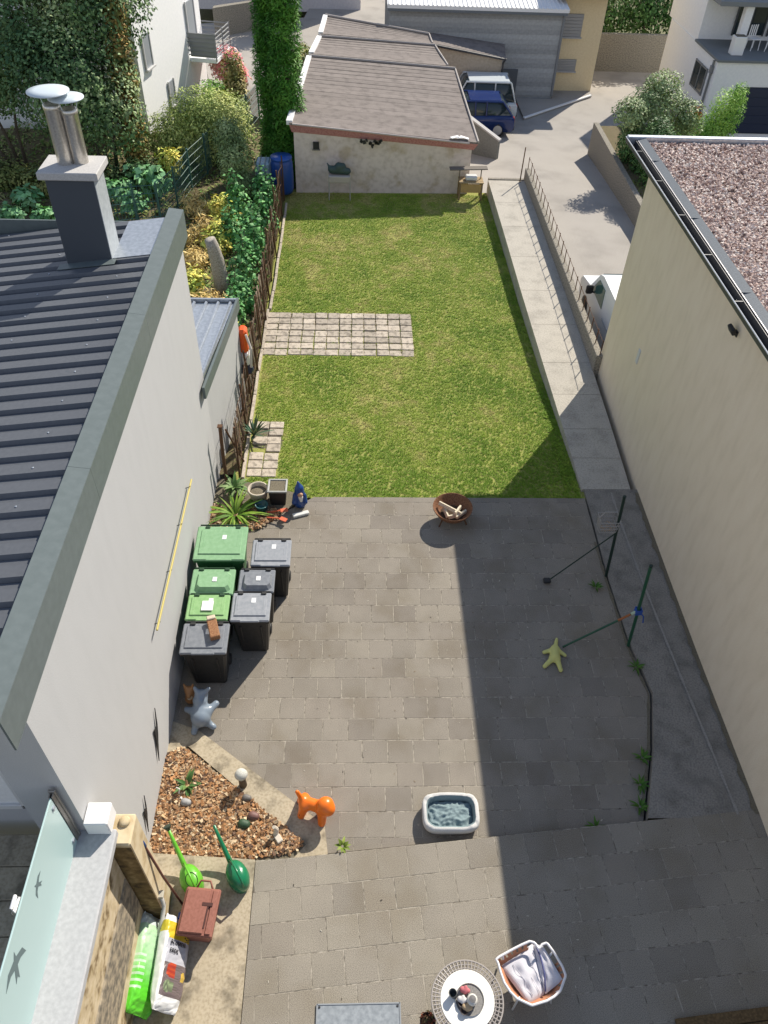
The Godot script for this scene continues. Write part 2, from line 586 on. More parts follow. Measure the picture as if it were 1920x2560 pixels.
func build_lower_patio() -> void:
	var root := struct_node("lower_patio")
	var region := PackedVector2Array([Vector2(-2.93, -6.55), Vector2(-2.5, -6.42), Vector2(-.44, -4.86), Vector2(-.36, -4.46), Vector2(4.37, -4.88), Vector2(4.79, -6.04), Vector2(5.06, -7.06), Vector2(4.93, -8.06), Vector2(4.89, -9.63), Vector2(4.93, -11.86), Vector2(-.85, -11.86), Vector2(-1.5, -11.36), Vector2(-1.98, -10.85), Vector2(-2.93, -10.9)])
	var s := st_new()
	prism(s, Array(region), -.2, -.003)
	part("bed", s, M.mortar, root)
	var kit := slab_meshes(.4, .382)
	var mats := []
	for t in [1.0, .96, .92, 1.04, .98, .87]:
		mats.append(tone(M.slab, lin(t, t * rnd(.985, 1.0), t * rnd(.96, .99))))
	var z := -5.073 + .391 * 2
	var row := 0
	while z > -12.2:
		var x0: float = -3.3 + [0.0, .2, .07, .26, .13, .31][row % 6] + .04
		for i in 22:
			var x := x0 + .4095 * i
			var r := PackedVector2Array([Vector2(x, z - .384), Vector2(x + .4025, z - .384), Vector2(x + .4025, z), Vector2(x, z)])
			var cut := Geometry2D.intersect_polygons(r, region)
			var mat: Material = mats[[0, 0, 1, 1, 2, 3, 4, 4, 5, 0][rng.randi() % 10]]
			if cut.is_empty():
				continue
			var y := rnd(-.001, .0015)
			var tilt := Basis(Vector3(rnd(-1, 1), 0, rnd(-1, 1)).normalized(), rnd(0, .003))
			var p: PackedVector2Array = cut[0]
			var area := 0.0
			for k in p.size():
				area += p[k].cross(p[(k + 1) % p.size()])
			if absf(area) * .5 > .151:
				part("slab", kit[rng.randi() % 4], mat, root, Vector3(x + .201, y, z - .192), tilt)
			elif absf(area) * .5 > .004:
				var s2 := st_new()
				prism(s2, Array(p), -.05, y)
				part("slab", s2, mat, root)
		z -= .391
		row += 1
	# kerb of poured concrete along the mulch bed
	s = st_new()
	prism(s, [Vector2(-2.93, -6.6), Vector2(-2.5, -6.44), Vector2(-.42, -4.87), Vector2(-.35, -4.37), Vector2(-.97, -4.3), Vector2(-.9, -4.44), Vector2(-.72, -4.6), Vector2(-2.62, -6.16), Vector2(-2.93, -6.05)], -.2, .012)
	part("kerb", s, M.apron, root)
	# ramp of concrete beside the cream house
	s = st_new()
	var zs := [-4.86, -6.04, -7.06, -8.06, -9.63, -11.0, -12.1]
	var xs := [4.40, 4.82, 5.09, 4.96, 4.92, 4.95, 4.96]
	var ys := [.15, .1, .06, .04, .025, .03, .04]
	for i in zs.size() - 1:
		var a := Vector3(xs[i], ys[i], zs[i])
		var b := Vector3(6.14, ys[i], zs[i])
		var c := Vector3(6.14, ys[i + 1], zs[i + 1])
		var d := Vector3(xs[i + 1], ys[i + 1], zs[i + 1])
		quad(s, a, b, c, d)
		quad(s, a, d, d + Vector3(0, -.3, 0), a + Vector3(0, -.3, 0))
	struct("ramp", s, M.ramp)
	# pale scuffed mortar line and the strip of dirt at the wall foot
	var band := func(called: String, mat: Material, pts: Array, half: float, up: float) -> void:
		var q := st_new()
		for i in pts.size() - 1:
			var n := 10
			for k in n:
				var a: Vector3 = pts[i].lerp(pts[i + 1], float(k) / n)
				var b: Vector3 = pts[i].lerp(pts[i + 1], float(k + 1) / n)
				var ha := half * (0.55 + .5 * absf(sin(a.z * 7.1) + .6 * sin(a.z * 17.3)))
				var hb := half * (0.55 + .5 * absf(sin(b.z * 7.1) + .6 * sin(b.z * 17.3)))
				quad(q, a + Vector3(-ha, up, 0), a + Vector3(ha, up, 0), b + Vector3(hb, up, 0), b + Vector3(-hb, up, 0))
		struct(called, q, mat)
	band.call("mortar_line", M.scuff, [Vector3(5.78, .15, -4.9), Vector3(5.73, .11, -6.04), Vector3(5.68, .075, -7.06), Vector3(5.63, .05, -8.06), Vector3(5.56, .034, -9.63), Vector3(5.52, .037, -11.0), Vector3(5.52, .042, -12.0)], .022, .004)
	band.call("dirt_strip", M.dirt, [Vector3(6.1, .15, -4.9), Vector3(6.1, .11, -6.04), Vector3(6.1, .075, -7.06), Vector3(6.09, .05, -8.06), Vector3(6.09, .034, -9.63), Vector3(6.08, .037, -11.0), Vector3(6.08, .042, -12.0)], .075, .005)
	band.call("crack_dirt", M.dirt, [Vector3(4.36, .002, -4.95), Vector3(4.76, .002, -6.04), Vector3(5.03, .002, -7.06), Vector3(4.91, .002, -8.06), Vector3(4.87, .002, -9.63), Vector3(4.87, .002, -10.6)], .028, .004)

func build_upper_terrace() -> void:
	var root := struct_node("upper_terrace")
	var region := PackedVector2Array([Vector2(-.95, -4.34), Vector2(4.40, -4.83), Vector2(6.14, -4.98), Vector2(6.14, -1.2), Vector2(-1.37, -1.2), Vector2(-1.37, -4.32)])
	var s := st_new()
	prism(s, Array(region), -.2, .147)
	part("bed", s, M.mortar, root)
	s = st_new()
	prism(s, [Vector2(-1.38, -4.33), Vector2(-1.38, -1.2), Vector2(-3.0, -1.2), Vector2(-3.0, -4.45), Vector2(-1.75, -4.36)], -.2, .148)
	part("apron", s, M.apron, root)
	var kit := slab_meshes(.424, .408)
	var mats := []
	for t in [1.0, .96, .91, 1.04, .98, .87]:
		mats.append(tone(M.slab2, lin(t, t * rnd(.985, 1.0), t * rnd(.96, .99))))
	var u := Vector2(.9959, -.0905)
	var v := Vector2(.0905, .9959)
	var turn := Basis(Vector3.UP, atan2(.0905, .9959))
	var o := Vector2(-.95, -4.34)
	for row in 9:
		for i in 20:
			var x: float = -1.3 + .432 * i + [0.0, .2, .09, .3][row % 4]
			var z := .004 + .417 * row
			var r := PackedVector2Array()
			for q in [[0.0, 0.0], [.424, 0.0], [.424, .408], [0.0, .408]]:
				r.append(o + u * (x + q[0]) + v * (z + q[1]))
			var cut := Geometry2D.intersect_polygons(r, region)
			if cut.is_empty():
				continue
			var mat: Material = mats[[0, 0, 1, 1, 2, 3, 4, 4, 5, 0][rng.randi() % 10]]
			var y := .15 + rnd(-.0015, .0015)
			var p: PackedVector2Array = cut[0]
			var area := 0.0
			for k in p.size():
				area += p[k].cross(p[(k + 1) % p.size()])
			if absf(area) * .5 > .1725:
				var c := o + u * (x + .212) + v * (z + .204)
				part("slab", kit[rng.randi() % 4], mat, root, Vector3(c.x, y, c.y), turn)
			elif absf(area) * .5 > .004:
				var s2 := st_new()
				prism(s2, Array(p), .1, y)
				part("slab", s2, mat, root)

func lawn_y(z: float) -> float:
	return lerpf(-.02, -.14, clampf((-z - 12.0) / 15.0, 0.0, 1.0))

func build_lawn() -> void:
	var s := st_new()
	for i in 12:
		var z0 := -11.87 - i * 1.32
		var z1 := -11.87 - (i + 1) * 1.32
		quad(s, Vector3(-2.6, lawn_y(z0) - .015, z0), Vector3(5.0, lawn_y(z0) - .015, z0), Vector3(5.0, lawn_y(z1) - .015, z1), Vector3(-2.6, lawn_y(z1) - .015, z1))
	struct("lawn_ground", s, M.turf)
	# tufts
	var t := st_new()
	for k in 7:
		var a := TAU * k / 7.0 + .4 * sin(k * 5.0)
		var d := Vector3(cos(a), 0, sin(a))
		var side := Vector3(-d.z, 0, d.x) * .0042
		var b := d * .008 * (k % 3)
		var h := .02 + .01 * sin(k * 2.3)
		var mid := b + d * .012 + Vector3(0, h * .65, 0)
		var tip := b + d * (.026 + .01 * (k % 2)) + Vector3(0, h, 0)
		quad(t, b - side, b + side, mid + side * .8, mid - side * .8)
		tri(t, mid - side * .8, mid + side * .8, tip)
	var tuft := done(t)
	var n1 := FastNoiseLite.new()
	n1.seed = 3
	n1.frequency = .42
	n1.fractal_octaves = 4
	var n2 := FastNoiseLite.new()
	n2.seed = 9
	n2.frequency = 1.9
	n2.fractal_octaves = 3
	var where := []
	var tint := []
	for i in 100000:
		var x := rnd(-2.34, 4.86)
		var zf := rng.randf()
		var z := -11.84 - 15.6 * zf
		if x < 1.56 and z < -17.2 and z > -19.32 and rng.randf() < .985 - .35 * float(n2.get_noise_2d(x * 2.0, z * 2.0) > .25):
			continue
		if x < -1.66 and z < -12.5 and z > -14.42 and rng.randf() < .96:
			continue
		var dry := n1.get_noise_2d(x, z * .8) + .55 * n2.get_noise_2d(x, z) + rnd(-.22, .22)
		dry += .22 * clampf((-z - 19.5) / 4.0, -0.3, 1.0) - .3 * clampf((x - 2.6) / 2.0, 0.0, 1.0) - .35 * exp(-absf(z + 12.2) * 2.0) + .5 * exp(-absf(x - 1.9) * 2.0) * exp(-absf(z + 18.2) * 1.2)
		if dry > .55 and rng.randf() < .55:
			continue
		var c := Color(.18, .3, .03).lerp(Color(.31, .41, .06), smoothstep(-.5, .05, dry)).lerp(Color(.5, .45, .17), smoothstep(.1, .62, dry))
		var sc := rnd(.7, 1.35)
		if x > 4.55:
			sc *= 1.4
		var b := Basis(Vector3.UP, rnd(0, TAU)) * Basis(Vector3.RIGHT, rnd(-.25, .25))
		where.append(Transform3D(b.scaled(Vector3(sc, sc * rnd(.7, 1.2), sc)), Vector3(x, lawn_y(z) - .014, z)))
		tint.append(c * rnd(.8, 1.2))
	var o := scatter(numbered("lawn_grass"), tuft, M.leaf, where, tint, self)
	tag(o, "mown lawn with dry yellow patches between the fence and the concrete path", "grass")
	o.set_meta("kind", "stuff")
	# paving set in the grass
	M.paver = grain([lin(.46, .39, .31), lin(.58, .51, .42), lin(.63, .56, .46)], .9, 20, 301, 0.95, 0.2, 60)
	stain(M.paver, [g1(.75), g1(.98), g1(1.0)], 1.7, 9, 302)
	var beds := [["paved_patch", Vector2(-2.42, -19.3), 12, 7, .332, .3, 0], ["small_paved_patch", Vector2(-2.3, -14.42), 2, 7, .33, .275, 1]]
	for q in beds:
		var root := struct_node(q[0])
		s = st_new()
		var w: float = q[2] * q[4]
		var d: float = q[3] * q[5]
		var yb := lawn_y(q[1].y) - .008
		quad(s, Vector3(q[1].x, yb, q[1].y + d), Vector3(q[1].x + w, yb, q[1].y + d), Vector3(q[1].x + w, yb + .001, q[1].y), Vector3(q[1].x, yb + .001, q[1].y))
		part("soil", s, M.dirt, root)
		var kit := []
		for k in 4:
			s = st_new()
			bev(s, Vector3.ZERO, Vector3(q[4] - .01 - .008 * (k % 2), .05, q[5] - .02 - .012 * (k % 3)), .012)
			kit.append(done(s))
		for i in q[2]:
			for j in q[3]:
				if q[6] == 1 and i == 0 and j in [1, 3]:
					continue
				var c := Vector3(q[1].x + (i + .5) * q[4] + rnd(-.012, .012) - .035 * j * q[6] * .3, lawn_y(q[1].y) + rnd(-.004, .008), q[1].y + (j + .5) * q[5] + rnd(-.012, .012))
				part("paving_stone", kit[rng.randi() % 4], tone(M.paver, lin(1, 1, 1).darkened(rnd(0, .16))), root, c, Basis(Vector3.UP, rnd(-.025, .025)))
	# weeds between the stones
	where = []
	tint = []
	for i in 420:
		var x := rnd(-2.42, 1.5)
		var z := rnd(-19.3, -17.2)
		if rng.randf() < .6:
			x = -2.42 + .332 * round((x + 2.42) / .332) + rnd(-.015, .015)
		else:
			z = -19.3 + .3 * round((z + 19.3) / .3) + rnd(-.015, .015)
		where.append(Transform3D(Basis(Vector3.UP, rnd(0, TAU)).scaled(Vector3.ONE * rnd(.5, 1.1)), Vector3(x, -.06, z)))
		tint.append(Color(.12, .17, .04).lerp(Color(.2, .14, .05), rng.randf()))
	o = scatter(numbered("joint_weeds"), tuft, M.leaf, where, tint, self)
	tag(o, "tiny weeds growing in the joints of the large paved patch in the lawn", "weeds")
	o.set_meta("kind", "stuff")

func build_walkway() -> void:
	var root := struct_node("walkway")
	var zs := [-12.1, -14.0, -16.5, -20.0, -24.0, -27.6]
	var ys := [.04, .17, .29, .34, .345, .345]
	var xs := [4.90, 4.83, 4.75, 4.70, 4.69, 4.67]
	for i in zs.size() - 1:
		# poured in bays, a joint between one and the next
		var n := 2
		for k in n:
			var t0 := float(k) / n
			var t1 := float(k + 1) / n
			var z0 := lerpf(zs[i], zs[i + 1], t0) - .006
			var z1 := lerpf(zs[i], zs[i + 1], t1) + .006
			var s := st_new()
			prism(s, [Vector2(lerpf(xs[i], xs[i + 1], t0), z0), Vector2(5.97, z0), Vector2(5.97, z1), Vector2(lerpf(xs[i], xs[i + 1], t1), z1)], -.35, 0, [lerpf(ys[i], ys[i + 1], t0), lerpf(ys[i], ys[i + 1], t0), lerpf(ys[i], ys[i + 1], t1), lerpf(ys[i], ys[i + 1], t1)])
			part("concrete_bay", s, M.walk, root)
	# low wall with a row of pickets along the road
	var w := thing("picket_wall", "low concrete wall topped with thin metal pickets beside the sloping road", "wall", Vector3(6.04, .0, -22.0))
	var s := st_new()
	bev(s, Vector3(.0, .1, 0.05), Vector3(.17, 1.26, 11.6), .012)
	part("wall", s, M.oldwall, w)
	s = st_new()
	tube(s, [Vector3(0, 1.1, -5.7), Vector3(0, 1.1, 5.75)], .008, 6)
	part("rail", s, M.rust, w)
	s = st_new()
	tube(s, [Vector3(0, 0, 0), Vector3(0, .42, 0)], .013, 6)
	var pm := done(s)
	for i in 23:
		part("picket", pm, M.rust, w, Vector3(rnd(-.01, .01), .72, -5.65 + .52 * i), Basis(Vector3.RIGHT, rnd(-.03, .03)))
	s = st_new()
	tube(s, [Vector3(0, 0, 0), Vector3(.02, 1.25, .02)], .022, 8, .018)
	solo("gate_post", s, M.rust, "taller rusty metal post at the far end of the picket wall", "post", Vector3(5.78, .28, -27.5))
	# retaining edge between road and walkway end
	s = st_new()
	bev(s, Vector3(0, 0, 0), Vector3(1.3, .5, .16), .015)
	solo("end_wall", s, M.oldwall, "short concrete wall closing the far end of the raised path", "wall", Vector3(5.35, .1, -27.75))
# ---------------------------------------------------------------- houses
func build_grey_house() -> void:
	var h := thing("grey_house", "pale grey rendered house with dark ribbed metal roof and chimney", "house", Vector3(-5.5, 0, -8.0))
	var o := -h.position
	var s := st_new()
	prism(s, [Vector2(-2.93, -12.58), Vector2(-2.93, -3.67), Vector2(-3.45, -3.67), Vector2(-3.45, -3.95), Vector2(-9.5, -3.95), Vector2(-9.5, -12.58)], -.5, 0, [5.5, 5.5, 5.45, 5.45, 4.65, 4.65])
	part("wall", s, M.render_grey, h, o)
	# sheet and ribs of the roof, falling away to the left
	s = st_new()
	var ry := func(x: float) -> float: return 5.70 + (x + 3.06) * .13
	quad(s, Vector3(-9.7, ry.call(-9.7), -3.36), Vector3(-3.05, ry.call(-3.05), -3.36), Vector3(-3.05, ry.call(-3.05), -12.6), Vector3(-9.7, ry.call(-9.7), -12.6))
	quad(s, Vector3(-9.7, ry.call(-9.7) - .1, -12.6), Vector3(-3.05, ry.call(-3.05) - .1, -12.6), Vector3(-3.05, ry.call(-3.05) - .1, -3.36), Vector3(-9.7, ry.call(-9.7) - .1, -3.36))
	part("roof", s, M.anthracite, h, o)
	s = st_new()
	var xf := Transform3D(Basis(Vector3(0, 0, 1), Vector3(0, 1, 0), Vector3(-1, 0.13 * -1.0, 0)), Vector3(-3.07, 5.70, 0))
	extrude(s, [Vector2(-.105, .002), Vector2(.105, .002), Vector2(.075, .05), Vector2(-.075, .05)], 6.6, xf)
	var rib := done(s)
	for i in 31:
		part("rib", rib, M.anthracite, h, o + Vector3(0, 0, -12.42 + .3 * i))
	s = st_new()
	lathe(s, [Vector2(.012, 0), Vector2(.012, .008), Vector2(0.0, .012)], 6)
	var screw := done(s)
	for i in 30:
		for k in 4:
			if (i + k) % 2 == 0:
				var x := -3.5 - 1.1 * k
				part("screw", screw, M.zinc, h, o + Vector3(x, ry.call(x) + .051, -12.42 + .3 * i))
	# verge flashing in three lengths
	for q in [[-12.66, -9.4], [-9.396, -6.3], [-6.296, -3.28]]:
		s = st_new()
		var l: float = q[1] - q[0]
		extrude(s, [Vector2(0, -.47), Vector2(.02, -.47), Vector2(.02, 0), Vector2(-.215, .03), Vector2(-.23, -.06), Vector2(-.2, -.06), Vector2(-.19, .0), Vector2(0, -.03)], l, Transform3D(Basis(), Vector3(-2.85, 5.8, q[0])))
		part("verge_flashing", s, M.fascia, h, o)
	s = st_new()
	box(s, Vector3(-5.9, 5.2, -12.62), Vector3(6.0, .9, .03))
	part("far_fascia", s, M.fascia, h, o + Vector3(-.1, -.05, 0))
	# chimney
	s = st_new()
	bev(s, Vector3(-4.04, 6.1, -11.43), Vector3(.68, 1.54, .52), .01)
	var ch := part("chimney", s, flat(lin(.055, .066, .082), .5), h, o)
	s = st_new()
	bev(s, Vector3(-4.04, 6.925, -11.45), Vector3(.84, .11, .66), .012)
	part("cap_slab", s, M.capstone, ch)
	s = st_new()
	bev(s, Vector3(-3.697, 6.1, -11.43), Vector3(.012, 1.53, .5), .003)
	part("sunlit_side", s, grain([lin(.33, .36, .38), lin(.42, .45, .47)], .9, 8, 192, .45), ch)  # paler panel: sun sheen on this side put into the cladding colour
	for q in [[-4.13, -11.48, .11, .9, .28, 7.93], [-3.93, -11.53, .11, .82, .24, 7.84]]:
		s = st_new(true)
		lathe(s, [Vector2(q[2], 6.97), Vector2(q[2], 6.97 + q[3] * .8), Vector2(q[2] * 1.06, 6.97 + q[3] * .81), Vector2(q[2] * 1.06, 6.97 + q[3] * .88), Vector2(q[2] * .9, 6.97 + q[3] * .89), Vector2(q[2] * .9, 6.97 + q[3] * .7)], 20, Transform3D(Basis(), Vector3(q[0], 0, q[1])))
		part("flue_pipe", s, M.steel, ch)
		s = st_new(true)
		lathe(s, [Vector2(0, q[5] - .035), Vector2(q[4] * .5, q[5] - .03), Vector2(q[4], q[5] - .012), Vector2(q[4], q[5]), Vector2(q[4] * .6, q[5] + .022), Vector2(0, q[5] + .035)], 28, Transform3D(Basis(), Vector3(q[0], 0, q[1])))
		for k in 3:
			var a := TAU * k / 3.0
			var p := Vector3(q[0] + cos(a) * q[2] * .95, 6.97 + q[3] * .85, q[1] + sin(a) * q[2] * .95)
			tube(s, [p, Vector3(q[0] + cos(a) * q[4] * .6, q[5] - .02, q[1] + sin(a) * q[4] * .6)], .006, 5)
		part("flue_cover", s, flat(lin(.56, .63, .68), .35), ch)
	s = st_new()
	extrude(s, [Vector2(-3.7, -12.45), Vector2(-3.08, -12.45), Vector2(-3.08, -11.2), Vector2(-3.7, -11.2)], .006, Transform3D(Basis(Vector3(1, .13, 0), Vector3(0, 0, 1), Vector3(0, 1, 0)), Vector3(0, 5.70 + .398 + .056, 0)))
	part("flashing", s, M.zinc, h, o)
	s = st_new()
	extrude(s, [Vector2(-4.5, -11.17), Vector2(-3.62, -11.17), Vector2(-3.62, -11.0), Vector2(-4.5, -11.0)], .008, Transform3D(Basis(Vector3(1, .13, 0), Vector3(0, 0, 1), Vector3(0, 1, 0)), Vector3(0, 5.70 + .398 + .058, 0)))
	part("chimney_apron", s, M.fascia, h, o)
	# recessed white end with its door and the floor of the terrace
	s = st_new()
	bev(s, Vector3(-4.9, 3.9, -3.9), Vector3(2.86, 1.9, .06), .01)
	var dr := part("sliding_door", s, M.white, h, o)
	s = st_new()
	for x in [-6.2, -4.9, -3.6]:
		bev(s, Vector3(x, 3.9, -3.86), Vector3(.09, 1.88, .05), .008)
	bev(s, Vector3(-4.9, 3.0, -3.86), Vector3(2.7, .09, .05), .008)
	part("frame", s, flat(lin(.62, .62, .62), .5), dr)
	# annex
	var a := thing("annex", "low grey annex with ribbed metal roof against the far end of the grey house", "outbuilding", Vector3(-4.0, 0, -14))
	o = -a.position
	s = st_new()
	prism(s, [Vector2(-2.94, -12.58), Vector2(-2.62, -15.38), Vector2(-6.0, -15.38), Vector2(-6.0, -12.58)], -.5, 2.42)
	part("wall", s, M.render_grey, a, o)
	s = st_new()
	prism(s, [Vector2(-2.95, -12.6), Vector2(-2.64, -15.36), Vector2(-6.0, -15.36), Vector2(-6.0, -12.6)], 2.42, 2.5)
	part("roof", s, M.zinc, a, o)
	for i in 7:
		s = st_new()
		var x := -2.95 - .26 * i
		tube(s, [Vector3(x - .02, 2.52, -12.6), Vector3(x + .22, 2.52, -15.36)], .035, 6)
		part("rib", s, M.zinc, a, o)
	s = st_new()
	prism(s, [Vector2(-2.83, -12.1), Vector2(-2.54, -15.4), Vector2(-2.59, -15.4), Vector2(-2.88, -12.1)], 2.36, 2.62)
	part("verge_flashing", s, M.fascia, a, o)
	s = st_new()
	box(s, Vector3(-4.3, 2.5, -15.42), Vector3(3.4, .16, .05))
	part("far_fascia", s, M.zinc, a, o)
	# pole and dark plates on the long wall
	var bar := thing("yellow_pole", "long thin yellow pole hung level on brackets along the grey house wall", "pole", Vector3(-2.93, 2.1, -8.5))
	s = st_new()
	tube(s, [Vector3(.075, .0, -1.62), Vector3(.075, .06, 1.66)], .017, 8)
	part("rod", s, flat(lin(.45, .38, .1), .6), bar)
	for z in [-1.4, -.5, .5, 1.5]:
		s = st_new()
		tube(s, [Vector3(-.01, -.01, z), Vector3(.075, .0 + .03, z), Vector3(.095, .05, z)], .006, 5)
		part("bracket", s, M.black, bar)
	for q in [[.88, -5.88, .4, .21], [.62, -4.8, .3, .13]]:  # thin dark lozenge plates just off the wall
		var lab := "dark thin lozenge plate on the grey wall above the tip of the mulch bed" if q[1] < -5 else "smaller dark lozenge plate low on the grey wall beside the mulch bed"
		var lozenge_plate := thing("dark_lozenge", lab, "ornament", Vector3(-2.93, q[0], q[1]), "dark lozenge plates on the grey wall")
		s = st_new()
		extrude(s, [Vector2(-q[3], q[2]), Vector2(-q[3] * .35, q[2] * .3), Vector2(q[3] * .2, q[2] * .5), Vector2(q[3] * .3, q[2] * .1), Vector2(q[3], -q[2]), Vector2(q[3] * .2, -q[2] * .35), Vector2(-q[3] * .2, -q[2] * .1), Vector2(-q[3] * .6, q[2] * .3)], .012, Transform3D(Basis(Vector3(0, 0, 1), Vector3(0, 1, 0), Vector3(-1, 0, 0)), Vector3(.03, 0, 0)))
		part("plate", s, M.black, lozenge_plate)
		s = st_new()
		tube(s, [Vector3(-.01, 0, 0), Vector3(.02, 0, 0)], .01, 6)
		part("pin", s, M.black, lozenge_plate)

func build_cream_house() -> void:
	var h := thing("cream_house", "cream rendered house with flat gravel roof and grey gutter along the path", "house", Vector3(11, 0, -6))
	var o := -h.position
	var s := st_new()
	box(s, Vector3(11.6, 2.3, -5.15), Vector3(10.98, 5.8, 22.3))
	part("wall", s, M.render_cream, h, o)
	s = st_new()
	box(s, Vector3(11.57, 5.29, -5.5), Vector3(11.15, .18, 23.4))
	part("roof_deck", s, M.fascia, h, o)
	# gutter
	s = st_new()
	extrude(s, [Vector2(5.775, 5.47), Vector2(5.79, 5.47), Vector2(5.81, 5.385), Vector2(5.86, 5.335), Vector2(5.945, 5.335), Vector2(5.955, 5.46), Vector2(5.97, 5.46), Vector2(5.97, 5.32), Vector2(5.85, 5.32), Vector2(5.79, 5.385)], 24.0, Transform3D(Basis(), Vector3(0, 0, -17.34)))
	var gt := part("gutter", s, flat(lin(.035, .04, .048), .5), h, o)
	s = st_new()
	tube(s, [Vector3(5.783, 5.476, -17.34), Vector3(5.783, 5.476, 6)], .011, 8)
	part("lip", s, flat(lin(.62, .64, .67), .3, .4), gt)
	s = st_new()
	box(s, Vector3(0, 0, 0), Vector3(.17, .006, .02))
	var brk := done(s)
	for k in 12:
		part("bracket", brk, flat(lin(.07, .08, .09), .5), gt, Vector3(5.865, 5.45, -16.6 + 1.5 * k))
	s = st_new()
	tube(s, [Vector3(5.985, 5.475, -17.1), Vector3(5.985, 5.475, 6)], .009, 6)
	part("drip_edge", s, flat(lin(.6, .56, .55), .4, .2), gt)
	s = st_new()
	quad(s, Vector3(5.99, 5.465, 6), Vector3(6.17, 5.5, 6), Vector3(6.17, 5.5, -17.2), Vector3(5.99, 5.465, -17.2))
	quad(s, Vector3(6.17, 5.5, 6), Vector3(6.19, 5.4, 6), Vector3(6.19, 5.4, -17.2), Vector3(6.17, 5.5, -17.2))
	for k in 8:
		box(s, Vector3(6.08, 5.486, -16.0 + 2.6 * k), Vector3(.19, .02, .012))
	part("roof_flashing", s, grain([lin(.06, .078, .1), lin(.1, .125, .155)], .5, 12, 402, .6), h, o)
	s = st_new()
	bev(s, Vector3(11.4, 5.44, -17.27), Vector3(11.2, .16, .14), .01)
	part("far_edge", s, M.zinc, h, o)
	# gravel
	s = st_new()
	quad(s, Vector3(6.18, 5.405, 5), Vector3(17, 5.405, 5), Vector3(17, 5.405, -17.2), Vector3(6.18, 5.405, -17.2))
	part("gravel_bed", s, grain([lin(.12, .08, .07), lin(.3, .22, .19), lin(.4, .31, .27)], .7, 60, 401, .95, .4), h, o)
	var pebbles := []
	for k in 3:
		s = st_new()
		var v := []
		for q in [[0, 1], [1, 0], [2, 0], [3, 0], [4, 0], [5, 0], [0, -1]]:
			var a: float = TAU * q[0] / 5.0 + k
			if q[1] == 0:
				v.append(Vector3(cos(a) * rnd(.8, 1.2), rnd(-.25, .25), sin(a) * rnd(.8, 1.2)))
			else:
				v.append(Vector3(rnd(-.2, .2), q[1] * .65, rnd(-.2, .2)))
		for i in 5:
			tri(s, v[0], v[1 + (i + 1) % 5], v[1 + i])
			tri(s, v[6], v[1 + i], v[1 + (i + 1) % 5])
		pebbles.append(done(s))
	var stone_mat := flat(Color.WHITE, .9)
	stone_mat.vertex_color_use_as_albedo = true
	for k in 3:
		var where := []
		var tint := []
		for i in 8500:
			var z := rnd(-17.18, -8.2)
			var x := rnd(6.19, 6.25 + 5.2 * clampf((-z - 7.0) / 10.0, .15, 1.0))
			var r := rnd(.02, .042)
			where.append(Transform3D(Basis(Vector3(rnd(-1, 1), rnd(-1, 1), rnd(-1, 1)).normalized(), rnd(0, TAU)).scaled(Vector3(r, r, r) * 1.0), Vector3(x, 5.42 + rnd(0, .014), z)))
			var c: Color = [Color(.5, .37, .32), Color(.64, .53, .47), Color(.3, .2, .17), Color(.74, .66, .6), Color(.54, .42, .37)][rng.randi() % 5]
			tint.append(c * rnd(.75, 1.15))
		var g := scatter("gravel", pebbles[k], stone_mat, where, tint, h)
		g.position = o
		g.set_meta("kind", "stuff")
	# lamp under the eaves and small wall fittings
	var l := thing("floodlight", "small black floodlight under the gutter of the cream house", "lamp", Vector3(6.11, 4.86, -10.7))
	s = st_new()
	bev(s, Vector3(-.1, .03, 0), Vector3(.07, .12, .2), .015, Basis(Vector3.BACK, .5))
	part("head", s, M.black, l)
	s = st_new()
	tube(s, [Vector3(.0, -.04, 0), Vector3(-.07, .0, 0)], .015, 6)
	bev(s, Vector3(.0, -.04, 0), Vector3(.03, .1, .1), .008)
	part("bracket", s, M.black, l)
	s = st_new()
	bev(s, Vector3(0, 0, 0), Vector3(.03, .34, .12), .01)
	solo("vent_plate", s, flat(lin(.55, .56, .57), .5), "pale rectangular vent plate on the cream wall near its far corner", "vent", Vector3(6.105, 2.1, -14.1))

func roof_quad(s: SurfaceTool, fl: Vector3, fr: Vector3, br: Vector3, bl: Vector3, t: float) -> void:
	var d := Vector3(0, -t, 0)
	quad(s, fl, fr, br, bl)
	quad(s, bl + d, br + d, fr + d, fl + d)
	quad(s, fl + d, fr + d, fr, fl)
	quad(s, fr + d, br + d, br, fr)
	quad(s, br + d, bl + d, bl, br)
	quad(s, bl + d, fl + d, fl, bl)

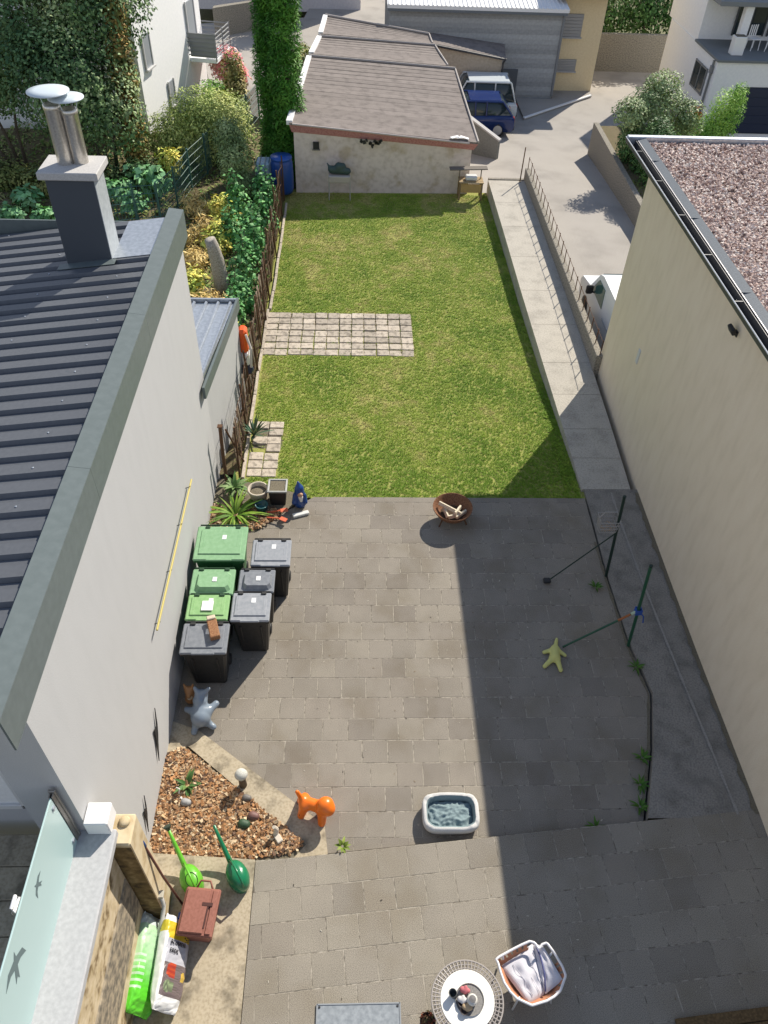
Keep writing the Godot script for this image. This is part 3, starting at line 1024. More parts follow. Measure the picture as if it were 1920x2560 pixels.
func build_garages() -> void:
	# the row of three garages behind the lawn, each a little behind and above the next
	var spec := [
		["pinkish rendered garage with sagging felt roof and faded red fascia at the lawn end", [Vector3(-2.2, 2.2, -27.3), Vector3(4.16, 1.64, -27.5), Vector3(4.0, 1.84, -34.8), Vector3(-1.86, 2.22, -34.6)]],
		["middle garage of the row, brown felt roof with a white left verge", [Vector3(-1.78, 2.3, -34.66), Vector3(3.7, 1.95, -34.86), Vector3(3.42, 1.82, -38.1), Vector3(-1.57, 2.1, -37.9)]],
		["farthest garage of the row, felt roof running on into a lean-to", [Vector3(-1.52, 2.2, -37.96), Vector3(3.3, 1.9, -38.16), Vector3(3.25, 1.9, -39.5), Vector3(-1.42, 2.04, -41.6)]]]
	for k in 3:
		var p: Array = spec[k][1]
		var g := thing("garage", spec[k][0], "garage", Vector3((p[0].x + p[1].x) * .5, -.12, p[0].z), "garages in a row behind the lawn")
		var o := -g.position
		var s := st_new()
		var ins := .12
		var fl: Vector3 = p[0] + Vector3(ins, 0, -ins)
		var fr: Vector3 = p[1] + Vector3(-ins - .06, 0, -ins)
		var br: Vector3 = p[2] + Vector3(-ins, 0, ins)
		var bl: Vector3 = p[3] + Vector3(ins, 0, ins)
		prism(s, [Vector2(fl.x, fl.z), Vector2(fr.x, fr.z), Vector2(br.x, br.z), Vector2(bl.x, bl.z)], -1.6, 0, [fl.y - .1, fr.y - .1, br.y - .1, bl.y - .1])
		part("wall", s, M.render_garage, g, o)
		# courses of felt, each lapped over the one in front
		var n: int = [17, 8, 8][k]
		for i in n:
			var a := float(i) / n
			var b := float(i + 1) / n
			s = st_new()
			var sag := Vector3(0, -.03 * sin(a * PI), 0)
			var up := Vector3(0, .004 * ((i * 7) % 3) / 2.0 + .006, 0)
			roof_quad(s, p[0].lerp(p[3], a) + sag + up, p[1].lerp(p[2], a) + sag + up, p[1].lerp(p[2], b) + sag + up * .3, p[0].lerp(p[3], b) + sag + up * .3, .05)
			part("felt_course", s, tone(M.felt, g1(1.0 - .05 * ((i * 5) % 4) / 3.0)), g, o)
		# verge and back edge
		s = st_new()
		roof_quad(s, p[0] + Vector3(-.1, .05, -.1), p[0] + Vector3(.1, .05, -.1), p[3] + Vector3(.1, .05, 0), p[3] + Vector3(-.1, .05, 0), .14)
		part("verge", s, M.white, g, o)
		s = st_new()
		tube(s, [p[1] + Vector3(0, .02, 0), p[2] + Vector3(0, .02, 0)], .04, 6)
		tube(s, [p[3] + Vector3(0, .04, 0), p[2] + Vector3(0, .04, 0)], .05, 6)
		part("roof_edge", s, flat(lin(.36, .33, .31), .8), g, o)
		if k == 0:
			s = st_new()
			var d := Vector3(0, -.05, .02)
			var q := [p[0] + d, p[1] + d, p[1] + d + Vector3(-.12, -.23, -.12), p[0] + d + Vector3(.06, -.26, -.12)]
			quad(s, q[3], q[2], q[1], q[0])
			quad(s, q[3] + Vector3(0, 0, -.03), q[2] + Vector3(0, 0, -.03), q[2], q[3])
			part("fascia", s, grain([lin(.36, .15, .15), lin(.48, .22, .22), lin(.52, .28, .275)], .9, 12, 421, .85), g, o)
			s = st_new()
			tube(s, [p[0] + Vector3(.1, -.02, .03), p[1] + Vector3(-.3, -.02, .03)], .03, 6)
			part("gutter_edge", s, flat(lin(.5, .44, .42), .8), g, o)
			s = st_new()
			box(s, Vector3(-1.34, 1.46, -27.4), Vector3(.2, .24, .1))
			var vt := part("vent_opening", s, M.black, g, o)
			s = st_new()
			bev(s, Vector3(-1.34, 1.335, -27.38), Vector3(.26, .03, .1), .006)
			part("sill", s, M.oldwall, vt)
			s = st_new()
			for j in 14:
				var a := rnd(-.34, .34)
				box(s, Vector3(.52 + a, 1.7 - .24 * rng.randf() * (1.0 - absf(a) * 2.2), -27.33), Vector3(rnd(.05, .14), rnd(.04, .12), .05), Basis(Vector3.BACK, rnd(-.6, .6)))
			part("broken_outlet", s, M.black, g, o)
			s = st_new()
			for j in 3:
				bev(s, Vector3(3.35 + .17 * j, 1.79 - .02 * j, -27.55 - .04 * j), Vector3(.3, .02, .16), .004, Basis(Vector3.BACK, rnd(-.3, .2)) * Basis(Vector3.UP, rnd(-.5, .5)))
			part("loose_felt", s, M.white, g, o)
	# lean-to against the clad hall
	var t := thing("lean_to", "tan rendered lean-to with shaded felt roof against the grey clad hall", "outbuilding", Vector3(5.2, -.7, -39.5))
	var o := -t.position
	var s := st_new()
	prism(s, [Vector2(3.3, -39.55), Vector2(6.66, -39.55), Vector2(6.66, -41.15), Vector2(3.3, -41.15)], -1.6, 0, [1.45, .95, 1.0, 1.4])
	part("wall", s, grain([lin(.42, .36, .29), lin(.52, .46, .38)], 2, 14, 431, .95), t, o)
	s = st_new()
	roof_quad(s, Vector3(3.2, 1.64, -39.38), Vector3(6.78, 1.09, -39.38), Vector3(6.95, 1.2, -41.16), Vector3(3.3, 1.6, -41.16), .1)
	part("roof", s, M.felt, t, o)
	s = st_new()
	tube(s, [Vector3(3.2, 1.58, -39.34), Vector3(6.8, 1.03, -39.34)], .05, 8)
	tube(s, [Vector3(6.74, 1.0, -39.36), Vector3(6.71, .85, -39.5), Vector3(6.71, -.75, -39.5)], .045, 8)
	part("gutter", s, flat(lin(.05, .05, .055), .5), t, o)
	# tapering wall of the ramp beside the first garage
	var gm := grain([lin(.17, .175, .165), lin(.25, .255, .24)], 1.0, 12, 433, .95, .15)
	var wx := Transform3D(Basis(Vector3(.80, 0, .6), Vector3(0, 1, 0), Vector3(-.6, 0, .8)), Vector3(4.3, -.75, -34.3))
	s = st_new()
	extrude(s, [Vector2(0, -.4), Vector2(2.0, -.4), Vector2(2.0, .5), Vector2(0, 1.25)], .14, wx)
	var w := thing("ramp_wall", "tapering grey concrete wall beside the garage and the blue car", "wall", Vector3(4.3, -.75, -34.3))
	part("wall", s, gm, w, -w.position)
	s = st_new()
	extrude(s, [Vector2(-.01, 1.25), Vector2(2.03, .49), Vector2(2.03, .55), Vector2(-.01, 1.31)], .2, wx.translated_local(Vector3(0, 0, -.03)))
	part("coping", s, M.capstone, w, -w.position)

func build_far_buildings() -> void:
	var h := thing("clad_hall", "large hall clad in grey horizontal boards under a white metal roof", "building", Vector3(5.5, -.74, -41.2))
	var o := -h.position
	var s := st_new()
	box(s, Vector3(5.54, .5, -45.0), Vector3(8.0, 4.2, 7.5))
	part("core", s, flat(lin(.16, .17, .18), .9), h, o)
	var bm := grain([lin(.36, .37, .375), lin(.44, .45, .455)], 1.4, 9, 441, .8)
	for i in range(-2, 18):
		s = st_new()
		extrude(s, [Vector2(0, 0), Vector2(.03, 0), Vector2(.012, .205), Vector2(0, .205)], 8.06, Transform3D(Basis(Vector3(0, 0, 1), Vector3(0, 1, 0), Vector3(-1, 0, 0)), Vector3(9.57, -1.0 + .2 * i, -41.24)))
		part("board", s, tone(bm, g1(1.0 - .12 * ((i * 5 + 10) % 7) / 6.0)), h, o)
	s = st_new()
	bev(s, Vector3(9.56, .8, -41.2), Vector3(.1, 3.6, .1), .01)
	part("corner_trim", s, flat(lin(.2, .21, .22), .7), h, o)
	s = st_new()
	roof_quad(s, Vector3(1.4, 2.7, -40.95), Vector3(9.7, 2.7, -40.95), Vector3(9.7, 3.6, -49), Vector3(1.4, 3.6, -49), .14)
	for i in 41:
		roof_quad(s, Vector3(1.45 + .2 * i, 2.73, -40.93), Vector3(1.5 + .2 * i, 2.73, -40.93), Vector3(1.5 + .2 * i, 3.63, -49), Vector3(1.45 + .2 * i, 3.63, -49), .03)
	part("roof", s, M.white, h, o)
	s = st_new()
	box(s, Vector3(5.54, 2.55, -41.02), Vector3(8.2, .2, .12))
	part("gutter", s, flat(lin(.13, .15, .17), .6), h, o)
	s = st_new()
	bev(s, Vector3(7.3, -.55, -41.17), Vector3(.9, 1.4, .06), .01)
	part("door", s, flat(lin(.1, .11, .125), .7), h, o)
	# yellow house
	var y := thing("yellow_house", "ochre yellow house with grey shuttered windows beside the clad hall", "house", Vector3(10.7, -.74, -42.4))
	o = -y.position
	s = st_new()
	box(s, Vector3(10.65, 1.3, -46.4), Vector3(2.22, 6.6, 8.0))
	part("wall", s, grain([lin(.76, .61, .37), lin(.83, .68, .44)], 2, 16, 451, .93), y, o)
	for q in [[10.1, 1.76, 1.3, .95], [10.25, .06, 1.06, .5]]:
		s = st_new()
		box(s, Vector3(q[0], q[1], -42.37), Vector3(q[2], q[3], .06))
		var w := part("window", s, flat(lin(.3, .29, .28), .6), y, o)
		s = st_new()
		for k in 7:
			bev(s, Vector3(q[0], q[1] - q[3] * .5 + q[3] * (k + .5) / 7.0, -42.33), Vector3(q[2] - .06, q[3] / 7.0 - .012, .03), .006)
		part("shutter", s, flat(lin(.36, .35, .34), .6), w)
		s = st_new()
		bev(s, Vector3(q[0], q[1] - q[3] * .5 - .03, -42.32), Vector3(q[2] + .1, .06, .14), .008)
		part("sill", s, M.capstone, w)
	s = st_new()
	box(s, Vector3(10.6, 3.1, -42.0), Vector3(2.7, .12, .9))
	part("balcony", s, flat(lin(.17, .13, .1), .8), y, o)
	s = st_new()
	prism(s, [Vector2(7.8, -38.4), Vector2(11.75, -41.9), Vector2(11.75, -42.4), Vector2(9.6, -42.4), Vector2(9.6, -41.1), Vector2(7.8, -41.1)], -1.5, -1.1)
	struct("pavement", s, M.road)
	s = st_new()
	bev(s, Vector3(0, 0, 0), Vector3(5.2, .06, .12), .01, Basis(Vector3.UP, atan2(3.5, 3.95)))
	struct("kerb", s, M.white).position = Vector3(9.75, -1.13, -40.16)
	# white house on the right
	var w := thing("white_house", "modern white house with a flat roof terrace and a navy garage door", "house", Vector3(18, -.5, -39))
	o = -w.position
	s = st_new()
	var wm := grain([lin(.82, .83, .84), lin(.88, .885, .89)], 2, 12, 461, .85)
	box(s, Vector3(20.4, .2, -40.1), Vector3(10, 3.4, 7.0))
	part("ground_floor_wall", s, wm, w, o)
	s = st_new()
	box(s, Vector3(20.4, 4.3, -41.9), Vector3(9.94, 4.8, 4.4))
	part("upper_wall", s, wm, w, o)
	s = st_new()
	bev(s, Vector3(20.4, 1.94, -38.1), Vector3(10.16, .1, 3.2), .01)
	part("terrace_floor", s, flat(lin(.17, .185, .19), .8), w, o)
	s = st_new()
	bev(s, Vector3(20.4, 3.72, -38.9), Vector3(10.1, .18, 1.9), .01)
	part("upper_balcony", s, flat(lin(.2, .215, .225), .8), w, o)
	s = st_new()
	bev(s, Vector3(16.75, 2.85, -38.3), Vector3(.34, 1.7, .34), .01)
	part("column", s, wm, w, o)
	for x in [17.6, 19.2]:
		s = st_new()
		box(s, Vector3(x, 2.95, -39.68), Vector3(1.4, 1.5, .06))
		var g := part("glass_door", s, M.glass, w, o)
		s = st_new()
		for d in [-.7, 0.0, .7]:
			box(s, Vector3(x + d, 2.95, -39.64), Vector3(.06, 1.56, .06))
		part("frame", s, flat(lin(.08, .09, .1), .5), g)
	s = st_new()
	box(s, Vector3(15.385, .85, -38.2), Vector3(.06, 1.0, 1.5))
	var sw := part("window", s, M.glass, w, o)
	s = st_new()
	for d in [-.76, 0.0, .76]:
		box(s, Vector3(15.36, .85, -38.2 + d), Vector3(.06, 1.08, .06))
	for d in [-.5, .5]:
		box(s, Vector3(15.36, .85 + d, -38.2), Vector3(.05, .06, 1.5))
	part("frame", s, flat(lin(.2, .21, .22), .5), sw)
	s = st_new()
	tube(s, [Vector3(15.34, 1.85, -36.95), Vector3(15.34, -.45, -36.95)], .05, 8)
	bev(s, Vector3(15.33, 1.5, -36.95), Vector3(.12, .3, .2), .01)
	part("downpipe", s, flat(lin(.2, .21, .23), .5), w, o)
	s = st_new()
	box(s, Vector3(18.9, -.0, -36.58), Vector3(4.8, 1.9, .05))
	var gd := part("garage_door", s, flat(lin(.012, .02, .05), .5), w, o)
	for k in 5:
		s = st_new()
		bev(s, Vector3(18.9, -.72 + .36 * k, -36.55), Vector3(4.7, .345, .03), .008)
		part("door_panel", s, flat(lin(.014, .023, .058), .45), gd)
	var cm := flat(lin(.78, .78, .78), .5)
	var first: Node3D = null
	for q in [[17.35, -38.2, .3, "left white plastic chair on the roof terrace of the white house"], [18.1, -38.0, -.5, "right white plastic chair on the roof terrace of the white house"]]:
		if first == null:
			first = thing("plastic_chair", q[3], "chair", Vector3(q[0], 1.99, q[1]), "white chairs on the roof terrace")
			s = st_new()
			bev(s, Vector3(0, .43, 0), Vector3(.45, .04, .45), .015)
			part("seat", s, cm, first)
			for k in 4:
				s = st_new()
				bev(s, Vector3(-.16 + .107 * k, .68, -.22), Vector3(.06, .46, .03), .01)
				part("back_slat", s, cm, first)
			for x in [-.2, .2]:
				for z in [-.2, .2]:
					s = st_new()
					tube(s, [Vector3(x, 0, z), Vector3(x * .9, .42, z * .9)], .02, 6)
					part("leg", s, cm, first)
			first.rotation.y = q[2]
		else:
			var c := first.duplicate()
			c.name = numbered("plastic_chair")
			add_child(c)
			c.position = Vector3(q[0], 1.99, q[1])
			c.rotation.y = q[2]
			tag(c, q[3], "chair", "white chairs on the roof terrace")
	s = st_new()
	bev(s, Vector3(0, .35, 0), Vector3(.5, .7, .42), .02)
	var pl := thing("planter", "white cube planter beside the column of the roof terrace", "planter", Vector3(16.35, 1.99, -37.4))
	part("tub", s, cm, pl)
	s = st_new()
	bev(s, Vector3(0, .71, 0), Vector3(.42, .03, .34), .01)
	part("soil", s, M.dirt, pl)
	# white flats behind the round shrub
	var t := thing("white_flats", "tall white block of flats with a grey balcony behind the big tree", "building", Vector3(-10, -.5, -36))
	var b := Basis(Vector3.UP, 0.0)
	var ax := Vector3(1.25, 0, -7.0).normalized()
	var nx := Vector3(-ax.z, 0, ax.x)
	var base := Vector3(-8.05, 0, -32.3)
	var fr := Transform3D(Basis(ax, Vector3.UP, ax.cross(Vector3.UP)), base - t.position)
	var out := ax.cross(Vector3.UP)
	s = st_new()
	box(s, Vector3(3.6, 4.0, -4.0), Vector3(7.2, 9.2, 8.0))
	var wp := part("wall", s, wm, t, fr.origin, fr.basis)
	for q in [[.9, 2.62, .62, 1.1], [1.15, 1.8, .0, .0], [2.72, .65, .5, .9], [5.9, 2.5, .9, 1.5]]:
		if q[2] <= 0:
			continue
		s = st_new()
		box(s, Vector3(q[0], q[1], .02), Vector3(q[2], q[3], .06))
		var wn := part("window", s, flat(lin(.3, .33, .36), .3), t, fr.origin, fr.basis)
		s = st_new()
		for d in [-1, 1]:
			bev(s, Vector3(q[0] + d * (q[2] * .5 + .04), q[1], .05), Vector3(.08, q[3] + .1, .06), .01)
		bev(s, Vector3(q[0], q[1] - q[3] * .5, .07), Vector3(q[2] + .2, .07, .14), .01)
		part("frame", s, flat(lin(.5, .5, .5), .6), wn)
	s = st_new()
	bev(s, Vector3(6.3, 1.2, .6), Vector3(2.0, .16, 1.2), .01)
	var bal := part("balcony", s, wm, t, fr.origin, fr.basis)
	for k in 6:
		s = st_new()
		tube(s, [Vector3(5.3, 1.4 + .16 * k, 0), Vector3(5.3, 1.4 + .16 * k, 1.2), Vector3(7.3, 1.4 + .16 * k, 1.2), Vector3(7.3, 1.4 + .16 * k, 0)], .028, 5)
		part("rail", s, flat(lin(.2, .21, .22), .5), bal)
	s = st_new()
	box(s, Vector3(5.32, 1.75, .62), Vector3(.03, .85, 1.1))
	part("side_panel", s, flat(lin(.22, .23, .24), .5), bal)
	for x in [5.3, 6.3, 7.3]:
		s = st_new()
		tube(s, [Vector3(x, 1.2, 1.2), Vector3(x, 2.25, 1.2)], .03, 5)
		part("post", s, flat(lin(.22, .23, .24), .5), bal)
	# pale house across the courtyard
	var p := thing("pale_house", "pale lilac grey house with a blue door beyond the courtyard", "house", Vector3(-5, -.5, -54))
	o = -p.position
	s = st_new()
	box(s, Vector3(-5.0, 2.5, -57), Vector3(10.5, 6.2, 6))
	part("wall", s, grain([lin(.5, .49, .53), lin(.58, .57, .6)], 2, 12, 471, .9), p, o)
	s = st_new()
	box(s, Vector3(-5.3, .5, -53.97), Vector3(1.3, 2.1, .08))
	part("door", s, flat(lin(.3, .36, .45), .5), p, o)
	s = st_new()
	box(s, Vector3(-7.6, .9, -53.97), Vector3(.9, .35, .08))
	part("window", s, M.glass, p, o)
	s = st_new()
	prism(s, [Vector2(-7.5, -47.5), Vector2(-5.0, -49.5), Vector2(-5.0, -49.9), Vector2(-7.5, -48.0)], -1.0, .9)
	solo("courtyard_wall", s, M.oldwall, "sloping grey wall at the back of the shaded courtyard", "wall")
	s = st_new()
	bev(s, Vector3(16, -.4, -46.3), Vector3(9, 1.9, .3), .02)
	solo("street_wall", s, M.oldwall, "low grey wall under the dark hedge at the end of the road", "wall")
# ---------------------------------------------------------------- plants
func leaf_mesh(l: float, w: float, bend: float, segs := 2) -> ArrayMesh:
	var s := st_new(true)
	leaf_to(s, Transform3D(), l, w, bend, segs)
	return done(s)

# one leaf along local +z, arching by bend, folded a little along its middle
func leaf_to(s: SurfaceTool, xf: Transform3D, l: float, w: float, bend: float, segs := 3) -> void:
	var prev := []
	for i in segs + 1:
		var t := float(i) / segs
		var hw := w * .5 * sin(PI * clampf(.12 + .88 * t, 0, 1)) if i < segs else .0
		var y := -bend * t * t * l
		var p := Vector3(0, y, t * l * (1.0 - .15 * absf(bend) * t))
		var row := [xf * (p + Vector3(-hw, hw * .35, 0)), xf * p, xf * (p + Vector3(hw, hw * .35, 0))]
		if i > 0:
			if i < segs:
				quad(s, prev[0], prev[1], row[1], row[0])
				quad(s, prev[1], prev[2], row[2], row[1])
			else:
				tri(s, prev[0], prev[1], row[1])
				tri(s, prev[1], prev[2], row[1])
		prev = row

# leaves spread through a crown made of several lobes [centre, radii]; thin places show what is behind
func crown(called: String, parent: Node3D, lobes: Array, n: int, size: float, cols: Array, gap := .1, fill := .45, long := 1.7, up := .4) -> MeshInstance3D:
	var nz := FastNoiseLite.new()
	nz.seed = rng.randi() % 1000
	nz.frequency = .9 / maxf(lobes[0][1].x, .2)
	nz.fractal_octaves = 3
	var vol := []
	var total := 0.0
	for q in lobes:
		var v := pow(q[1].x * q[1].y * q[1].z, .7)
		total += v
		vol.append(v)
	var vs := PackedVector3Array()
	var ns := PackedVector3Array()
	var cs := PackedColorArray()
	var ix := PackedInt32Array()
	var tries := 0
	var made := 0
	while made < n and tries < n * 4:
		tries += 1
		var pick := rng.randf() * total
		var k := 0
		while k < lobes.size() - 1 and pick > vol[k]:
			pick -= vol[k]
			k += 1
		var d := Vector3(rng.randfn(), rng.randfn(), rng.randfn()).normalized()
		var r := pow(rng.randf(), fill)
		var p: Vector3 = lobes[k][0] + d * lobes[k][1] * r * (1.0 + .16 * nz.get_noise_3dv(d * 3.0 + lobes[k][0]))
		var q := nz.get_noise_3dv(p * 1.7)
		if q < -.5 + gap * 3.0 and rng.randf() < .8:
			continue
		var face := (d + Vector3(rnd(-1, 1), rnd(-.5, 1) + up, rnd(-1, 1)) * .8).normalized()
		var side := face.cross(Vector3(rnd(-1, 1), rnd(-1, 1), rnd(-1, 1))).normalized()
		var fwd := side.cross(face)
		var sc := size * rnd(.65, 1.35)
		var t := clampf(.5 + .9 * nz.get_noise_3dv(p * .8 + Vector3(50, 0, 0)) + rnd(-.28, .28), 0, 1) * (cols.size() - 1)
		var i := mini(int(t), cols.size() - 2)
		var c: Color = cols[i].lerp(cols[i + 1], t - i) * (rnd(.7, 1.3) * 2.2)
		c.a = 1.0
		var o := vs.size()
		vs.append(p)
		vs.append(p + side * (-.5 * sc) + fwd * (.45 * long * sc) + face * (.12 * sc))
		vs.append(p + fwd * (long * sc) - face * (.1 * sc))
		vs.append(p + side * (.5 * sc) + fwd * (.45 * long * sc) + face * (.12 * sc))
		ns.append(face)
		ns.append((face - side * .35).normalized())
		ns.append(face)
		ns.append((face + side * .35).normalized())
		for w in 4:
			cs.append(c)
		ix.append_array(PackedInt32Array([o, o + 2, o + 1, o, o + 3, o + 2]))
		made += 1
	var arr := []
	arr.resize(Mesh.ARRAY_MAX)
	arr[Mesh.ARRAY_VERTEX] = vs
	arr[Mesh.ARRAY_NORMAL] = ns
	arr[Mesh.ARRAY_COLOR] = cs
	arr[Mesh.ARRAY_INDEX] = ix
	var mesh := ArrayMesh.new()
	mesh.add_surface_from_arrays(Mesh.PRIMITIVE_TRIANGLES, arr)
	return part(called, mesh, M.leaf, parent)

func stems(called: String, parent: Node3D, list: Array, r: float, mat: Material) -> void:
	for q in list:
		var s := st_new(true)
		tube(s, q, r, 7, r * .35)
		part(called, s, mat, parent)

func build_garden() -> void:
	M.bark = grain([lin(.07, .055, .04), lin(.14, .115, .09), lin(.2, .17, .14)], .6, 16, 501, .95, .5)
	M.green_metal = flat(lin(.05, .13, .115), .5)
	# rusty fence along the lawn
	var f := thing("garden_fence", "old rusty wire fence on leaning brown posts along the left of the lawn", "fence", Vector3(-2.44, 0, -19.5))
	var zs := [-12.4, -13.9, -15.1, -16.4, -17.6, -18.8, -20.0, -21.1, -22.6, -24.1, -25.4, -26.6]
	for z in zs:
		var s := st_new()
		var lean := Vector3(rnd(-.12, .0), 0, rnd(-.1, .1))
		tube(s, [Vector3(-2.44 + rnd(-.02, .02), -.1, z), Vector3(-2.44, .75, z) + lean * .5, Vector3(-2.44, 1.42 + rnd(-.06, .08), z) + lean], .024, 6)
		part("post", s, M.rust, f, -f.position)
	for y in [.25, .75, 1.25]:
		var s := st_new()
		var pts := []
		for i in 30:
			var z := -12.4 - 14.2 * i / 29.0
			pts.append(Vector3(-2.47 + .03 * sin(i * 2.3), y + .03 * sin(i * 1.7), z))
		tube(s, pts, .007, 5)
		part("wire", s, M.rust, f, -f.position)
	var s := st_new()
	for i in 150:
		var z := -12.4 - 14.2 * i / 149.0
		tube(s, [Vector3(-2.45 + rnd(-.01, .01), .02, z), Vector3(-2.5 + rnd(-.03, .02), rnd(1.0, 1.28), z + rnd(-.03, .03))], .0045, 4)
	var net := part("netting", s, M.rust, f, -f.position)
	net.set_meta("kind", "stuff")
	s = st_new()
	tube(s, [Vector3(-2.42, .0, -12.95), Vector3(-2.62, 1.35, -12.42)], .02, 6)
	part("brace", s, M.rust, f, -f.position)
	s = st_new()
	tube(s, [Vector3(-2.72, -.1, -12.28), Vector3(-2.72, .8, -12.3), Vector3(-2.7, 1.5, -12.32)], .038, 8)
	box(s, Vector3(-2.7, 1.52, -12.32), Vector3(.1, .02, .1))
	part("end_post", s, M.rust, f, -f.position)
	# old boards leaning behind the wire
	var bm := grain([lin(.16, .12, .085), lin(.27, .215, .16), lin(.34, .28, .22)], .8, 18, 511, .95, .3)
	for i in 30:
		var z := -12.9 - 13.6 * i / 29.0
		if i % 7 == 3:
			continue
		s = st_new()
		bev(s, Vector3(-2.56, .36 + rnd(0, .16), z), Vector3(.025, .8 + rnd(0, .3), .2 + rnd(-.06, .07)), .005, Basis(Vector3.BACK, rnd(-.06, .14)) * Basis(Vector3.RIGHT, rnd(-.05, .05)))
		part("board", s, tone(bm, g1(rnd(.7, 1.0))), f, -f.position)
	# pale edging stones
	var ed := struct_node("lawn_edging")
	for i in 14:
		s = st_new()
		bev(s, Vector3(0, 0, 0), Vector3(.07, .2, .97), .01)
		part("edging_stone", s, tone(M.paver, g1(rnd(.88, 1.0))), ed, Vector3(-2.375 + rnd(-.012, .012) + (.02 if i > 6 else -.04), lawn_y(-12.9 - i) - .03, -12.9 - i), Basis(Vector3.UP, rnd(-.02, .02)))
	# green panel fence across the vegetable garden
	var runs := [[[Vector3(-8.6, 0, -23.6), Vector3(-6.9, 0, -24.2), Vector3(-6.2, 0, -24.35), Vector3(-5.88, 0, -25.6), Vector3(-5.66, 0, -27.15), Vector3(-5.3, 0, -28.5), Vector3(-5.1, 0, -30.0)], "dark green mesh panel fence zigzagging through the vegetable garden"], [[Vector3(-4.9, -.1, -30.3), Vector3(-4.65, -.1, -31.6), Vector3(-4.3, -.1, -33.0), Vector3(-4.0, -.1, -34.6)], "dark green mesh panel fence between the round shrub and the cypresses"]]
	for r in runs:
		var fe := thing("mesh_fence", r[1], "fence", r[0][1], "green mesh fences next door")
		for i in r[0].size():
			var p: Vector3 = r[0][i]
			s = st_new()
			bev(s, Vector3(0, .68, 0), Vector3(.06, 1.4, .06), .008)
			part("post", s, M.green_metal, fe, p - fe.position)
			if i > 0:
				var a: Vector3 = r[0][i - 1]
				s = st_new()
				var n := int(a.distance_to(p) / .1)
				for k in n:
					tube(s, [a.lerp(p, (k + .5) / n) + Vector3(0, .05, 0), a.lerp(p, (k + .5) / n) + Vector3(0, 1.32, 0)], .009, 4)
				for y in [.06, .3, .55, .8, 1.05, 1.3]:
					tube(s, [a + Vector3(0, y, 0), p + Vector3(0, y, 0)], .012, 4)
				part("mesh_panel", s, M.green_metal, fe, -fe.position)
	# weathered trunk
	s = st_new(true)
	tube(s, [Vector3(0, -.1, 0), Vector3(-.03, .5, .02), Vector3(-.06, 1.1, .05), Vector3(-.12, 1.5, .07), Vector3(-.18, 1.74, .08)], .24, 9, .15)
	solo("timber_stump", s, grain([lin(.2, .18, .155), lin(.36, .33, .29), lin(.45, .42, .38)], .7, 12, 521, .95, .4), "tall weathered grey tree stump standing behind the annex roof", "stump", Vector3(-3.7, 0, -20.0))
	# vegetables
	var palette := {"kale": [Color(.03, .09, .035), Color(.075, .17, .07), Color(.15, .26, .14)], "bean": [Color(.025, .08, .02), Color(.05, .14, .045), Color(.11, .21, .08)], "dry": [Color(.2, .13, .05), Color(.32, .24, .09), Color(.4, .33, .16)], "yellow": [Color(.12, .17, .03), Color(.27, .29, .06), Color(.4, .32, .08)]}
	var spots := [[-10.85, -24.1, 0, "kale plant with bluish leaves at the left edge of the garden, nearest the roof"], [-10.7, -25.5, 0, "kale plant near the left edge, below the bare tree stems"], [-9.85, -24.2, 0, "kale plant just left of the chimney"], [-10.3, -22.8, 0, "kale plant directly beyond the metal roof at the left edge"], [-9.3, -22.4, 3, "yellowing leafy plant beyond the roof, left of the chimney"], [-7.35, -27.4, 0, "kale plant farthest back beside the mesh fence, right of the chimney"], [-6.7, -26.6, 0, "second kale plant from the back beside the mesh fence"], [-7.2, -25.2, 0, "kale plant behind the chimney slab, against the mesh fence"], [-8.1, -26.2, 0, "kale plant hidden half behind the flue pipes"], [-6.5, -27.9, 3, "yellow green bushy plant between kale and the round shrub"],
		[-2.86, -25.3, 1, "climbing bean plant at the far end of the rusty fence"], [-2.95, -23.6, 1, "leafy bean plant against the rusty fence, second from the far end"], [-3.0, -21.9, 1, "leafy bean plant against the rusty fence beside the stump top"], [-3.1, -20.5, 1, "leafy bean plant between the stump and the rusty fence"], [-3.15, -19.3, 1, "leafy bean plant in front of the stump"], [-3.2, -18.3, 1, "leafy bean plant just beyond the annex roof"], [-3.1, -17.0, 3, "yellow green plant at the corner of the annex"], [-3.7, -24.4, 1, "dark green leafy plant under the blue tank"], [-3.2, -26.3, 1, "dark green bushy plant at the foot of the blue barrel"],
		[-4.2, -24.6, 3, "yellow green row of leaves beside the dry grass"], [-5.2, -25.0, 2, "dry tan feathery plant beside the mesh fence corner"], [-4.7, -23.4, 2, "dry straw coloured plant in the middle of the garden"], [-4.2, -22.5, 3, "pale yellow green plant in the middle of the garden"], [-4.7, -21.3, 2, "dry tan plant beyond the roof corner of the grey house"], [-4.6, -19.6, 3, "tall yellow green plant left of the stump"], [-4.0, -18.6, 2, "low dry brown plant left of the stump foot"], [-4.9, -18.2, 1, "dark leafy plant beyond the verge of the metal roof"], [-5.6, -22.4, 3, "yellow green plant right of the chimney flashing"], [-4.1, -17.3, 1, "low dark leafy plant beyond the annex roof"], [-3.8, -22.9, 1, "green leafy plant between the stump and the dry grass"]]
	var proto := {}
	var kinds := [["kale_plant", "kale", "kale plants in the garden next door"], ["bean_plant", "bean", "bean plants along the rusty fence"], ["dry_plant", "dry", "dried plants in the garden next door"], ["garden_plant", "yellow", "yellowing plants in the garden next door"]]
